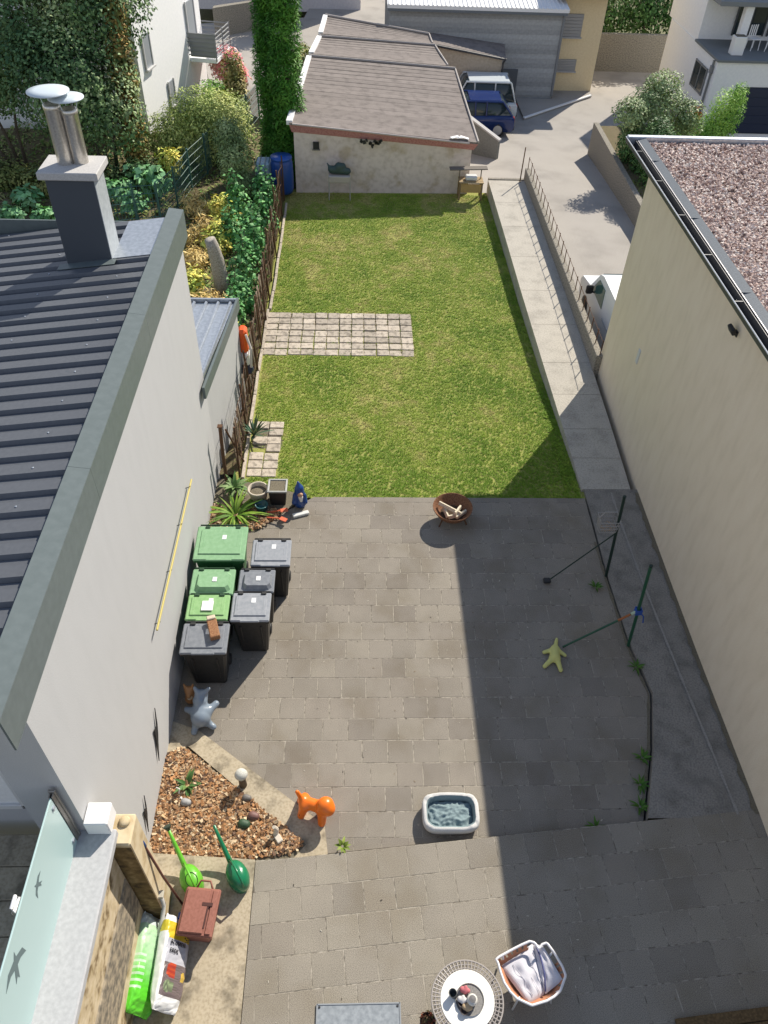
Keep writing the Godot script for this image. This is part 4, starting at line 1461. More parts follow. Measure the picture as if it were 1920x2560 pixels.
	for q in spots:
		var k: Array = kinds[q[2]]
		var o: Node3D
		if not proto.has(q[2]):
			o = thing(k[0], q[3], "plant", Vector3(q[0], 0, q[1]), k[2])
			proto[q[2]] = o
			if q[2] == 0:
				crown("leaves", o, [[Vector3(0, .35, 0), Vector3(.42, .32, .42)], [Vector3(.2, .5, .15), Vector3(.3, .25, .3)]], 190, .15, palette.kale, .02, .4, 1.3, .9)
				stems("stem", o, [[Vector3(0, -.05, 0), Vector3(.05, .45, .03)]], .03, M.bark)
			elif q[2] == 1:
				crown("leaves", o, [[Vector3(0, .5, 0), Vector3(.38, .55, .5)], [Vector3(.05, .95, .1), Vector3(.25, .45, .3)], [Vector3(-.2, .35, -.3), Vector3(.35, .35, .35)]], 520, .085, palette.bean, .06, .45, 1.3, .7)
				stems("cane", o, [[Vector3(0, 0, 0), Vector3(.06, 1.5, .05)], [Vector3(.1, 0, .3), Vector3(.0, 1.35, .1)]], .014, M.bark)
			elif q[2] == 2:
				crown("leaves", o, [[Vector3(0, .45, 0), Vector3(.5, .5, .5)], [Vector3(.3, .3, .3), Vector3(.4, .35, .4)]], 900, .035, palette.dry, .05, .6, 5.0, .5)
				stems("stem", o, [[Vector3(0, 0, 0), Vector3(.1, .8, .1)], [Vector3(.1, 0, 0), Vector3(-.2, .75, .2)]], .012, M.bark)
			else:
				crown("leaves", o, [[Vector3(0, .4, 0), Vector3(.45, .42, .45)], [Vector3(-.2, .6, .2), Vector3(.25, .35, .25)]], 520, .06, palette.yellow, .06, .5, 2.6, .7)
				stems("stem", o, [[Vector3(0, 0, 0), Vector3(.0, .8, .05)]], .015, M.bark)
		else:
			o = proto[q[2]].duplicate()
			o.name = numbered(k[0])
			add_child(o)
			o.position = Vector3(q[0], 0, q[1])
			tag(o, q[3], "plant", k[2])
			var sc := rnd(.85, 1.2)
			o.basis = Basis(Vector3.UP, rnd(0, TAU)).scaled(Vector3(sc, sc * rnd(.85, 1.2), sc))
	# ground cover between the beds
	var where := []
	var tint := []
	for i in 15000:
		var x := rnd(-13.5, -2.62)
		var z := rnd(-33.5, -15.6)
		var p: Color = (Color(.1, .2, .045).lerp(Color(.5, .4, .19), rng.randf() * rng.randf()).lerp(Color(.22, .31, .07), rng.randf() * .6))
		var sc := rnd(.05, .13)
		where.append(Transform3D(Basis(Vector3.UP, rnd(0, TAU)) * Basis(Vector3.RIGHT, rnd(-1.1, .2)) * Basis.from_scale(Vector3(sc, sc, sc)), Vector3(x, -.03, z)))
		tint.append(p)
	var gc := scatter(numbered("ground_cover"), leaf_mesh(1.8, .8, .4), M.leaf, where, tint, self)
	tag(gc, "low mixed weeds and grass covering the soil of the vegetable garden", "weeds")
	gc.set_meta("kind", "stuff")
	# barrel and tank by the garage corner
	var b := thing("water_barrel", "blue plastic water barrel between the cypresses and the garage corner", "barrel", Vector3(-2.52, 0, -27.15))
	s = st_new(true)
	lathe(s, [Vector2(0, 0), Vector2(.27, 0), Vector2(.3, .1), Vector2(.31, .45), Vector2(.3, .8), Vector2(.26, .92), Vector2(.1, .93)], 20, Transform3D(Basis().scaled(Vector3.ONE * 1.25), Vector3.ZERO))
	part("drum", s, flat(lin(.012, .06, .26), .35), b)
	s = st_new(true)
	lathe(s, [Vector2(.0, 1.2), Vector2(.36, 1.19), Vector2(.37, 1.14), Vector2(.35, 1.12)], 20)
	part("lid", s, flat(lin(.015, .08, .36), .3), b)
	b = thing("water_tank", "pale blue grey caged water tank left of the blue barrel", "tank", Vector3(-3.15, 0, -27.3))
	s = st_new()
	bev(s, Vector3(0, .5, 0), Vector3(.5, 1.0, .6), .06)
	part("tank", s, flat(lin(.3, .42, .5), .35), b)
	for k in 4:
		s = st_new()
		var x := -.26 + .173 * k
		tube(s, [Vector3(x, .0, .31), Vector3(x, 1.02, .31), Vector3(x, 1.02, -.31)], .012, 5)
		part("cage_bar", s, M.zinc, b)
	# orange tool by the annex corner
	b = thing("garden_sprayer", "orange and white backpack sprayer hung at the annex corner by the rusty fence", "sprayer", Vector3(-2.56, .75, -15.5))
	s = st_new()
	bev(s, Vector3(0, .75, 0), Vector3(.2, .62, .32), .06)
	part("tank", s, flat(lin(.72, .1, .015), .4), b)
	s = st_new()
	bev(s, Vector3(.02, .3, .05), Vector3(.2, .34, .3), .05)
	part("base", s, flat(lin(.7, .7, .68), .4), b)
	s = st_new()
	tube(s, [Vector3(.1, 1.0, .2), Vector3(.2, .7, .3), Vector3(.16, .2, .3)], .03, 7)
	part("strap", s, flat(lin(.65, .6, .55), .8), b)
	s = st_new()
	lathe(s, [Vector2(.0, -.05), Vector2(.13, -.05), Vector2(.14, 0), Vector2(.13, .05), Vector2(0, .05)], 16, Transform3D(Basis(Vector3.RIGHT, 1.2), Vector3(.05, .05, .16)))
	part("pump", s, flat(lin(.03, .04, .07), .4), b)
	s = st_new()
	tube(s, [Vector3(0, -.85, 0), Vector3(0, .2, 0)], .025, 6)
	part("stand", s, M.rust, b)

func tree(called: String, label: String, category: String, at: Vector3, lobes: Array, n: int, size: float, cols: Array, trunks: Array, r: float, group := "", gap := .1, long := 1.7) -> Node3D:
	var t := thing(called, label, category, at, group)
	stems("trunk", t, trunks, r, M.bark)
	crown("crown", t, lobes, n, size, cols, gap, .42, long)
	return t

func build_far_plants() -> void:
	var dark := [Color(.02, .045, .02), Color(.045, .085, .035), Color(.09, .14, .055), Color(.17, .21, .11)]
	var cyp := [Color(.016, .06, .008), Color(.032, .095, .012), Color(.06, .14, .02)]
	for q in [[-2.33, -28.75, .6, 9.5, "right hand and nearer of two tall cypress columns beside the garage"], [-2.98, -29.4, .46, 9.5, "left hand, slimmer of two tall cypress columns"]]:
		var lobes := []
		for k in 7:
			lobes.append([Vector3(.05 * sin(k * 2.0), .9 + 1.3 * k, .05 * cos(k * 3.0)), Vector3(q[2] * (1.0 - .02 * k), 1.25, q[2] * (1.0 - .02 * k))])
		var t := thing("cypress", q[4], "tree", Vector3(q[0], -.3, q[1]), "pair of cypresses by the garages")
		stems("trunk", t, [[Vector3(0, -.3, 0), Vector3(0, 8.5, 0)]], .16, M.bark)
		crown("crown", t, lobes, 26000, .036, cyp, -.06, .22, 4.5, .9)
	# the big loose tree at the top left
	tree("broad_tree", "big leafy tree with silvery green foliage at the top left", "tree", Vector3(-9.6, -.3, -28.6), [[Vector3(.0, 3.4, .2), Vector3(2.3, 1.9, 2.0)], [Vector3(-1.6, 4.6, -.8), Vector3(2.2, 1.8, 2.0)], [Vector3(1.0, 5.4, -1.0), Vector3(2.0, 2.0, 1.9)], [Vector3(1.3, 2.4, .3), Vector3(1.25, 1.6, 1.3)], [Vector3(-.6, 6.8, -1.2), Vector3(2.6, 1.8, 2.1)], [Vector3(-2.6, 3.2, .0), Vector3(1.3, 1.2, 1.4)]], 44000, .075, dark, [[Vector3(0, -.3, 0), Vector3(.2, 2, .1), Vector3(0, 4.5, -.4)], [Vector3(.5, -.3, -.2), Vector3(.9, 2, -.3), Vector3(1.2, 4.5, -1)], [Vector3(1.1, -.2, .3), Vector3(1.3, 2.4, .2)], [Vector3(-.3, -.3, .2), Vector3(-1.0, 2.4, .0), Vector3(-1.5, 5.0, -.6)], [Vector3(.8, -.3, .5), Vector3(.7, 1.6, .6)]], .1, "", .07)
	tree("rusty_bush", "tall bush with reddish brown leaves on the right flank of the big tree", "bush", Vector3(-7.75, -.3, -28.6), [[Vector3(0, 1.6, 0), Vector3(.45, 1.6, .6)], [Vector3(.0, 3.6, -.3), Vector3(.45, 1.5, .6)], [Vector3(.05, 5.2, -.5), Vector3(.4, 1.0, .5)]], 5200, .085, [Color(.035, .06, .02), Color(.1, .1, .03), Color(.2, .12, .04), Color(.13, .15, .05)], [[Vector3(0, -.2, 0), Vector3(.1, 3.5, -.2)], [Vector3(.2, -.2, .1), Vector3(.15, 2.5, 0)]], .06, "", .05)
	tree("bare_stemmed_tree", "thin tree with several bare crooked stems at the left edge", "tree", Vector3(-12.0, -.3, -29.0), [[Vector3(-.6, 2.9, 0), Vector3(1.0, .9, 1.0)], [Vector3(.4, 3.6, -.3), Vector3(1.0, 1.0, 1.0)], [Vector3(-1.3, 1.6, .2), Vector3(.8, .7, .8)]], 3800, .09, [Color(.05, .08, .02), Color(.12, .16, .04), Color(.26, .26, .06)], [[Vector3(0, -.2, 0), Vector3(-.25, 1.4, .1), Vector3(-.7, 3.2, .1)], [Vector3(.15, -.2, 0), Vector3(.1, 1.4, -.1), Vector3(.4, 3.6, -.3)], [Vector3(-.1, -.2, .1), Vector3(-.6, 1.0, .3), Vector3(-1.4, 1.9, .3)]], .075, "", .12)
	tree("low_hedge", "low ragged dark hedge under the bare stems at the left edge", "hedge", Vector3(-11.3, -.2, -27.2), [[Vector3(-.6, .5, 0), Vector3(1.0, .6, .7)], [Vector3(.8, .5, .4), Vector3(.9, .6, .7)], [Vector3(-2.2, .5, -.2), Vector3(1.0, .6, .7)]], 3600, .075, [Color(.03, .05, .02), Color(.08, .1, .03), Color(.17, .17, .06)], [[Vector3(0, -.1, 0), Vector3(.1, .6, 0)]], .05)
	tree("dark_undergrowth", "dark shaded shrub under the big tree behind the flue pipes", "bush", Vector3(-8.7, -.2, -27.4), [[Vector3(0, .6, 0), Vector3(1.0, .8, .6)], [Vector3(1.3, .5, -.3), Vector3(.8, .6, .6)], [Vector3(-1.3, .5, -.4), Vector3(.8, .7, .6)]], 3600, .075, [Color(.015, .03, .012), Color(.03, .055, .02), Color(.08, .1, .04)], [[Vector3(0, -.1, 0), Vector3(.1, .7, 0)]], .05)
	# rounded pale shrub and its drooping side
	tree("round_shrub", "large rounded pale yellow green shrub in front of the white flats", "shrub", Vector3(-5.55, -.2, -29.9), [[Vector3(0, 1.5, 0), Vector3(1.45, 1.2, 1.15)], [Vector3(-1.1, 1.0, .2), Vector3(1.0, 1.0, .9)], [Vector3(.9, 1.5, .1), Vector3(1.0, 1.1, .9)], [Vector3(.1, .7, .2), Vector3(1.2, .8, .8)]], 26000, .036, [Color(.05, .08, .02), Color(.12, .16, .045), Color(.21, .25, .08), Color(.28, .29, .11)], [[Vector3(.1, -.2, 0), Vector3(.1, 1.0, 0)], [Vector3(.3, -.2, .1), Vector3(.7, 1.2, .1)]], .07, "", .03, 3.2)
	tree("drooping_shrub", "loose drooping shrub with grey green leaves hanging right of the round shrub", "shrub", Vector3(-4.15, -.2, -26.8), [[Vector3(.1, 1.3, -.2), Vector3(.6, .8, .7)], [Vector3(.25, .6, .3), Vector3(.45, .6, .6)], [Vector3(-.1, 1.9, -.6), Vector3(.6, .6, .6)]], 9000, .036, [Color(.05, .08, .03), Color(.11, .15, .06), Color(.19, .23, .11)], [[Vector3(-.2, -.2, .1), Vector3(.0, 1.2, -.1)], [Vector3(-.1, -.2, .2), Vector3(.2, 1.0, .2)]], .05, "", .1, 3.2)
	tree("pink_bush", "pink red flowering bush beside the white flats", "bush", Vector3(-5.75, -.4, -38.5), [[Vector3(0, 1.2, 0), Vector3(.75, .75, .6)], [Vector3(.5, .8, .2), Vector3(.5, .6, .5)]], 2600, .09, [Color(.3, .07, .08), Color(.5, .16, .18), Color(.6, .28, .26)], [[Vector3(0, -.1, 0), Vector3(0, 1, 0)]], .05)
	tree("round_bush", "rounded bright green clipped bush below the pink bush", "bush", Vector3(-6.0, -.4, -35.9), [[Vector3(0, .6, 0), Vector3(.75, .75, .7)], [Vector3(.5, .5, -.6), Vector3(.5, .6, .5)]], 3400, .07, [Color(.04, .09, .015), Color(.08, .17, .025), Color(.15, .26, .05)], [[Vector3(0, -.1, 0), Vector3(0, .6, 0)]], .05, "", -.02)
	tree("brown_shrub", "tall brownish shrub between the green bush and the mesh fence", "shrub", Vector3(-4.95, -.4, -35.4), [[Vector3(0, .8, 0), Vector3(.55, 1.0, .6)], [Vector3(-.1, 1.7, -.3), Vector3(.5, .8, .5)]], 2600, .08, [Color(.05, .06, .02), Color(.13, .12, .04), Color(.22, .17, .07)], [[Vector3(0, -.1, 0), Vector3(0, 1.2, 0)]], .05)
	tree("purple_tree", "small dark purple leaved tree behind the cypress tops", "tree", Vector3(-3.4, -.4, -50), [[Vector3(0, 3.0, 0), Vector3(1.2, 1.5, 1.2)]], 2200, .13, [Color(.03, .015, .02), Color(.06, .03, .035), Color(.1, .05, .05)], [[Vector3(0, -.1, 0), Vector3(0, 2.6, 0)]], .1)
	tree("verge_plants", "mixed low greenery along the left side of the garages", "bush", Vector3(-2.3, -.4, -37.5), [[Vector3(0, .6, 0), Vector3(.6, .7, 1.4)], [Vector3(-.2, .7, -3.2), Vector3(.6, .8, 1.6)], [Vector3(-.6, .5, 2.4), Vector3(.5, .6, 1.0)]], 4200, .08, [Color(.03, .06, .02), Color(.1, .13, .04), Color(.24, .2, .09)], [[Vector3(0, -.1, 0), Vector3(0, .8, 0)]], .05)
	# right side of the road
	var hed := [Color(.012, .035, .012), Color(.03, .07, .02), Color(.07, .12, .04)]
	tree("street_hedge", "long dark hedge above the grey wall at the end of the road", "hedge", Vector3(15.5, .3, -47.8), [[Vector3(-2.4, .9, 0), Vector3(1.6, 1.5, .9)], [Vector3(0, 1.1, -.2), Vector3(1.6, 1.7, .9)], [Vector3(2.4, 1.2, 0), Vector3(1.6, 1.8, .9)]], 8000, .11, hed, [[Vector3(0, -.5, 0), Vector3(0, 1, 0)]], .08, "", .02)
	tree("pale_shrub_tree", "spreading shrub tree with pale grey green leaves beside the white house", "tree", Vector3(11.2, -.1, -31.0), [[Vector3(0, 1.9, 0), Vector3(1.2, .9, 1.0)], [Vector3(-1.15, 1.9, .7), Vector3(.7, .55, .7)], [Vector3(-.7, 1.0, .6), Vector3(.6, .6, .6)], [Vector3(1.1, 1.6, .2), Vector3(.8, .7, .8)], [Vector3(.2, 2.5, -.3), Vector3(.8, .6, .7)]], 9500, .06, [Color(.05, .08, .03), Color(.12, .16, .075), Color(.21, .26, .14)], [[Vector3(0, -.2, 0), Vector3(-.1, 1.6, 0)], [Vector3(.1, -.2, 0), Vector3(.6, 1.7, .1)], [Vector3(-.1, -.2, .1), Vector3(-.8, 1.5, .5)]], .06, "", .14)
	tree("clipped_hedge", "dense dark green hedge clump behind the gutter corner of the cream house", "hedge", Vector3(10.7, -.3, -29.3), [[Vector3(0, .95, 0), Vector3(.6, 1.0, .6)], [Vector3(.1, .9, 1.0), Vector3(.55, .95, .7)], [Vector3(-.3, 1.0, -1.1), Vector3(.55, .9, .7)], [Vector3(.2, 1.6, .2), Vector3(.5, .8, .9)]], 9500, .055, hed, [[Vector3(0, -.2, 0), Vector3(0, 1, 0)]], .06, "", -.03, 2.0)
	tree("golden_thuja", "bright green cone shaped conifer in front of the navy garage door", "tree", Vector3(14.1, -.4, -32.6), [[Vector3(0, .7, 0), Vector3(1.2, .8, 1.0)], [Vector3(.5, 1.5, 0), Vector3(.75, .95, .7)], [Vector3(.8, 2.1, 0), Vector3(.4, .6, .4)], [Vector3(-.8, .5, .3), Vector3(.8, .55, .7)]], 12000, .035, [Color(.05, .12, .02), Color(.11, .21, .035), Color(.22, .32, .07)], [[Vector3(0, -.1, 0), Vector3(.2, 1.4, 0)]], .06, "", -.02, 3.0)
	var p := thing("orange_pot", "orange flower pot on the ground beside the pale shrub tree", "pot", Vector3(14.6, -.45, -35.6))
	var s := st_new(true)
	lathe(s, [Vector2(0, 0), Vector2(.2, 0), Vector2(.28, .45), Vector2(.3, .5), Vector2(.26, .5), Vector2(.2, .1)], 14, Transform3D(Basis().scaled(Vector3.ONE * 1.2), Vector3.ZERO))
	part("pot", s, flat(lin(.6, .12, .03), .7), p)
	crown("plant", p, [[Vector3(0, .7, 0), Vector3(.3, .25, .3)]], 160, .07, [Color(.4, .07, .03), Color(.5, .14, .05), Color(.1, .14, .04)])
	# planting bed wall along the road
	var w := thing("bed_wall", "low stained concrete wall holding the hedge beside the road", "wall", Vector3(10.0, -.45, -28.5))
	s = st_new()
	prism(s, [Vector2(9.85, -34), Vector2(9.78, -29), Vector2(9.72, -24), Vector2(9.92, -24), Vector2(9.98, -29), Vector2(10.05, -34)], -1.5, .22)
	part("wall", s, M.oldwall, w, -w.position)
	s = st_new()
	prism(s, [Vector2(9.98, -34), Vector2(9.92, -24), Vector2(15.2, -24), Vector2(15.2, -34.4)], -1.5, .08)
	struct("planting_bed", s, M.soil)
	s = st_new()
	bev(s, Vector3(0, 0, 0), Vector3(1.6, .06, .18), .015)
	solo("yellow_kerb", s, flat(lin(.6, .55, .3), .8), "pale yellow edging board across the planting bed", "edging", Vector3(10.75, .12, -26.5))
	var where := []
	var tint := []
	for i in 1500:
		var sc := rnd(.04, .08)
		where.append(Transform3D(Basis(Vector3.UP, rnd(0, TAU)) * Basis(Vector3.RIGHT, rnd(-1.2, 0)) * Basis.from_scale(Vector3(sc, sc, sc)), Vector3(rnd(10.0, 12.5), .08, rnd(-28.6, -24.2))))
		tint.append(Color(.09, .15, .03).lerp(Color(.2, .24, .06), rng.randf()))
	var gc := scatter(numbered("bed_grass"), leaf_mesh(2.0, .6, .3), M.leaf, where, tint, self)
	tag(gc, "small patch of grass in the planting bed beyond the cream house", "grass")
	gc.set_meta("kind", "stuff")
# ---------------------------------------------------------------- bins
# a box that tapers from the foot (w0, d0) at y0 to the top (w1, d1) at y1, its upright edges chamfered
func frustum(s: SurfaceTool, c: Vector3, w0: float, d0: float, y0: float, w1: float, d1: float, y1: float, e := .03) -> void:
	var ring := func(w: float, d: float, y: float) -> Array:
		var a := w * .5
		var b := d * .5
		return [c + Vector3(-a + e, y, -b), c + Vector3(-a, y, -b + e), c + Vector3(-a, y, b - e), c + Vector3(-a + e, y, b), c + Vector3(a - e, y, b), c + Vector3(a, y, b - e), c + Vector3(a, y, -b + e), c + Vector3(a - e, y, -b)]
	var p: Array = ring.call(w0, d0, y0)
	var q: Array = ring.call(w1, d1, y1)
	for i in 8:
		var j := (i + 1) % 8
		quad(s, p[i], p[j], q[j], q[i])
	for i in range(1, 7):
		tri(s, q[0], q[i], q[i + 1])
		tri(s, p[0], p[i + 1], p[i])

func wheelie_bin(label: String, x0: float, x1: float, z0: float, z1: float, h: float, body: Material, lid: Material, dome: bool, group: String, dark: Material) -> void:
	var w := x1 - x0
	var d := z1 - z0
	var t := thing("wheelie_bin", label, "bin", Vector3((x0 + x1) * .5, 0, (z0 + z1) * .5), group)
	var s := st_new()
	frustum(s, Vector3.ZERO, w * .72, d * .72, .04, w * .92, d * .93, h - .12, .035)
	bev(s, Vector3(0, h - .1, 0), Vector3(w * .98, .06, d * .99), .012)
	for k in [-1, 1]:
		bev(s, Vector3(k * w * .26, h * .5, d * .43), Vector3(.03, h * .6, .02), .008, Basis(Vector3.RIGHT, .09))
	part("body", s, body, t)
	s = st_new()
	var tilt := Basis(Vector3.RIGHT, .05)
	bev(s, Vector3(0, h - .03, .01), Vector3(w, .05, d), .018, tilt)
	if dome:
		frustum(s, Vector3(.02, 0, .02), w * .82, d * .78, h - .02, w * .7, d * .6, h + .06, .05)
	else:
		bev(s, Vector3(0, h + .0, -.0), Vector3(w * .82, .03, d * .72), .012, tilt)
		bev(s, Vector3(0, h - .035, d * .5), Vector3(w * .5, .035, .05), .012)
		for k in [-1, 1]:
			bev(s, Vector3(k * w * .33, h + .014, -d * .1), Vector3(.02, .014, d * .5), .005, tilt)
	var ld := part("lid", s, lid, t)
	s = st_new()
	bev(s, Vector3(w * .06, (h + .066 if dome else h + .022), (.02 if dome else -.1)), Vector3(.075, .006, .1), .002, Basis() if dome else tilt)
	part("sticker", s, flat(lin(.75, .77, .78), .5), ld)
	for k in [-1, 1]:
		s = st_new()
		bev(s, Vector3(k * w * .3, h + .005, -d * .44), Vector3(.09, .05, .06), .012)
		part("hinge", s, dark, ld)
	s = st_new()
	tube(s, [Vector3(-w * .46, h - .06, -d * .47), Vector3(-w * .46, h - .03, -d * .56), Vector3(w * .46, h - .03, -d * .56), Vector3(w * .46, h - .06, -d * .47)], .016, 8)
	part("handle", s, dark, t)
	for k in [-1, 1]:
		s = st_new(true)
		lathe(s, [Vector2(.0, -.03), Vector2(.08, -.03), Vector2(.1, -.02), Vector2(.1, .02), Vector2(.08, .03), Vector2(.0, .03)], 16, Transform3D(Basis(Vector3.BACK, PI / 2), Vector3(k * w * .36, .1, -d * .4)))
		part("wheel", s, M.black, t)

func build_bins() -> void:
	var gb := grain([lin(.03, .12, .045), lin(.045, .16, .06)], .8, 10, 601, .45)
	var gl := grain([lin(.2, .36, .2), lin(.25, .42, .25)], .9, 8, 602, .42)
	var gl2 := grain([lin(.22, .4, .17), lin(.28, .46, .22)], .9, 8, 603, .42)
	var kb := grain([lin(.022, .022, .022), lin(.035, .034, .033)], .8, 10, 604, .42)
	var kl := grain([lin(.25, .27, .3), lin(.32, .335, .365)], .9, 9, 605, .45)
	var kl2 := grain([lin(.17, .185, .21), lin(.23, .245, .27)], .9, 9, 606, .42)
	var gd := flat(lin(.012, .05, .02), .5)
	wheelie_bin("largest green wheelie bin, farthest of the left row against the grey wall", -2.84, -1.93, -9.93, -9.14, 1.12, gb, gl, false, "wheelie bins along the grey wall", gd)
	wheelie_bin("green wheelie bin with a raised domed lid, second in the left row", -2.8, -2.06, -8.97, -8.42, 1.05, gb, gl, true, "wheelie bins along the grey wall", gd)
	wheelie_bin("bright green wheelie bin with a flat lid and white label, behind the black bin", -2.79, -2.09, -8.4, -7.88, 1.05, gb, gl2, false, "wheelie bins along the grey wall", gd)
	wheelie_bin("black wheelie bin carrying a wooden block, nearest of the left row", -2.78, -2.03, -7.8, -7.22, 1.05, kb, kl2, false, "wheelie bins along the grey wall", M.black)
	wheelie_bin("grey lidded wheelie bin standing alone farthest right, beside the big green bin", -1.83, -1.13, -9.67, -9.07, 1.05, kb, kl, false, "wheelie bins along the grey wall", M.black)
	wheelie_bin("dark grey wheelie bin with a domed lid in the middle of the right row", -1.99, -1.37, -8.96, -8.47, 1.05, kb, kl2, true, "wheelie bins along the grey wall", M.black)
	wheelie_bin("grey wheelie bin with a flat scuffed lid, nearest of the right row", -2.05, -1.4, -8.44, -7.86, 1.05, kb, kl, false, "wheelie bins along the grey wall", M.black)
	var s := st_new()
	bev(s, Vector3(0, .06, 0), Vector3(.16, .1, .38), .012)
	var b := thing("wooden_block", "brown wooden block with a pale end lying on the black bin lid", "wood", Vector3(-2.27, 1.06, -7.62))
	b.rotation.y = .3
	part("block", s, grain([lin(.16, .07, .035), lin(.28, .14, .07), lin(.34, .19, .1)], .3, 10, 611, .8), b)
	s = st_new()
	bev(s, Vector3(0, .1, -.2), Vector3(.14, .07, .08), .01)
	part("pale_end", s, flat(lin(.55, .47, .36), .8), b)
	s = st_new()
	bev(s, Vector3.ZERO, Vector3(.19, .006, .2), .002)
	solo("paper_label", s, flat(lin(.8, .82, .8), .6), "white square paper label stuck on the flat bright green lid", "label", Vector3(-2.44, 1.083, -8.13))

# ---------------------------------------------------------------- things in the yard
func build_yard_things() -> void:
	var s: SurfaceTool
	# fire bowl
	var f := thing("fire_bowl", "rusty round fire bowl with split birch logs at the lawn edge", "fire pit", Vector3(2.0, 0, -11.2))
	s = st_new(true)
	lathe(s, [Vector2(0, .14), Vector2(.16, .155), Vector2(.29, .23), Vector2(.365, .33), Vector2(.395, .385), Vector2(.405, .392), Vector2(.405, .372), Vector2(.375, .31), Vector2(.3, .2), Vector2(.16, .125), Vector2(0, .11)], 32)
	part("bowl", s, grain([lin(.09, .042, .025), lin(.2, .095, .05), lin(.27, .15, .09)], .5, 12, 621, .8, .1), f)
	for k in 3:
		s = st_new()
		var a := TAU * k / 3.0 + .4
		tube(s, [Vector3(cos(a) * .24, .2, sin(a) * .24), Vector3(cos(a) * .33, .0, sin(a) * .33)], .018, 6)
		part("leg", s, M.rust, f)
	s = st_new()
	lathe(s, [Vector2(0, .19), Vector2(.16, .19), Vector2(.24, .2)], 20)
	part("ash", s, grain([lin(.03, .02, .015), lin(.12, .08, .05)], .2, 12, 622, .98), f)
	var logm := grain([lin(.42, .35, .25), lin(.6, .53, .41), lin(.7, .64, .52)], .25, 8, 623, .85)
	for q in [[-.05, .36, -.02, .5, 1.05, .15, "longest pale split log lying across the fire bowl"], [-.13, .27, .04, .26, .25, .1, "short pale log upright at the left in the fire bowl"], [.1, .28, .02, .3, -.5, -.2, "pale log slanting to the right in the fire bowl"], [.17, .27, .08, .28, -.9, .1, "pale log nearest the right rim of the fire bowl"], [.02, .24, .12, .24, 1.9, .0, "short log at the front of the fire bowl"]]:
		s = st_new()
		extrude(s, [Vector2(-.035, -.03), Vector2(.035, -.03), Vector2(.025, .03), Vector2(-.01, .04)], q[3], Transform3D(Basis(Vector3.UP, q[4]) * Basis(Vector3.RIGHT, q[5]), Vector3.ZERO))
		var l := thing("log", q[6], "log", Vector3(2.0 + q[0], q[1], -11.2 + q[2]), "logs in the fire bowl")
		part("wood", s, logm, l, Basis(Vector3.UP, q[4]) * Vector3(0, 0, -q[3] * .5))
	# dog bed
	var d := thing("dog_bed", "pale grey dog bed with crumpled blue grey cushion at the terrace step", "pet bed", Vector3(1.45, 0, -4.97))
	var ring := func(rx: float, rz: float, n: int) -> Array:
		var a := []
		for i in n:
			var t := TAU * i / n
			var c := cos(t)
			var q := sin(t)
			a.append(Vector2(signf(c) * pow(absf(c), .5) * rx, signf(q) * pow(absf(q), .5) * rz))
		return a
	var n := 48
	var rows := [[.37, .245, .0], [.405, .275, .05], [.425, .295, .14], [.42, .292, .205], [.395, .27, .232], [.36, .237, .22]]
	var mk := func(rs: Array) -> SurfaceTool:
		var q := st_new(true)
		for i in rs.size() - 1:
			var a: Array = ring.call(rs[i][0], rs[i][1], n)
			var b: Array = ring.call(rs[i + 1][0], rs[i + 1][1], n)
			for k in n:
				var k2 := (k + 1) % n
				var w0 := .008 * sin(k * 1.1) + .006 * sin(k * 2.7)
				var w1 := .008 * sin(k2 * 1.1) + .006 * sin(k2 * 2.7)
				quad(q, Vector3(a[k2].x, rs[i][2] + (w1 if rs[i][2] > .1 else 0.0), a[k2].y), Vector3(a[k].x, rs[i][2] + (w0 if rs[i][2] > .1 else 0.0), a[k].y), Vector3(b[k].x, rs[i + 1][2] + w0, b[k].y), Vector3(b[k2].x, rs[i + 1][2] + w1, b[k2].y))
		return q
	part("wall", mk.call(rows), grain([lin(.45, .45, .44), lin(.58, .58, .57), lin(.64, .64, .63)], .4, 30, 631, .95, .3), d)
	var teal := grain([lin(.14, .19, .21), lin(.2, .27, .29), lin(.27, .34, .36)], .35, 22, 632, .95, .3)
	part("lining", mk.call([[.362, .24, .223], [.345, .215, .2], [.335, .205, .09]]), teal, d)
	s = st_new(true)
	var nz := FastNoiseLite.new()
	nz.seed = 4
	nz.frequency = 5.5
	nz.fractal_octaves = 2
	nz.fractal_type = FastNoiseLite.FRACTAL_RIDGED
	var hgt := func(u: float, v: float) -> Vector3:
		var e := maxf(absf(u), absf(v))
		return Vector3(u * .34, .075 + .07 * (1.0 - pow(e, 3.0)) + .035 * nz.get_noise_2d(u * .33, v * .22), v * .21)
	var g := 36
	for i in g:
		for j in g:
			var u0 := -1.0 + 2.0 * i / g
			var u1 := -1.0 + 2.0 * (i + 1) / g
			var v0 := -1.0 + 2.0 * j / g
			var v1 := -1.0 + 2.0 * (j + 1) / g
			quad(s, hgt.call(u0, v1), hgt.call(u1, v1), hgt.call(u1, v0), hgt.call(u0, v0))
	part("cushion", s, teal, d)
	# orange toy dog
	var om := flat(lin(.8, .17, .012), .35)
	solo("toy_dog", blob([[Vector3(-.15, .25, -.06), Vector3(.12, .26, .04), .085, .095], [Vector3(.14, .3, .04), Vector3(.17, .37, .06), .1, .12], [Vector3(.17, .37, .06), Vector3(.21, .35, .1), .12, .1], [Vector3(-.15, .23, -.13), Vector3(-.22, .04, -.18), .075, .058], [Vector3(-.15, .23, .01), Vector3(-.2, .04, .05), .075, .058], [Vector3(.12, .23, -.03), Vector3(.18, .04, -.07), .075, .058], [Vector3(.12, .23, .1), Vector3(.11, .04, .17), .075, .058], [Vector3(-.18, .28, -.08), Vector3(-.25, .45, -.12), .042, .03]], .05, .014), om, "orange plastic toy dog stool standing at the corner of the mulch bed", "toy", Vector3(-.57, .0, -5.06))
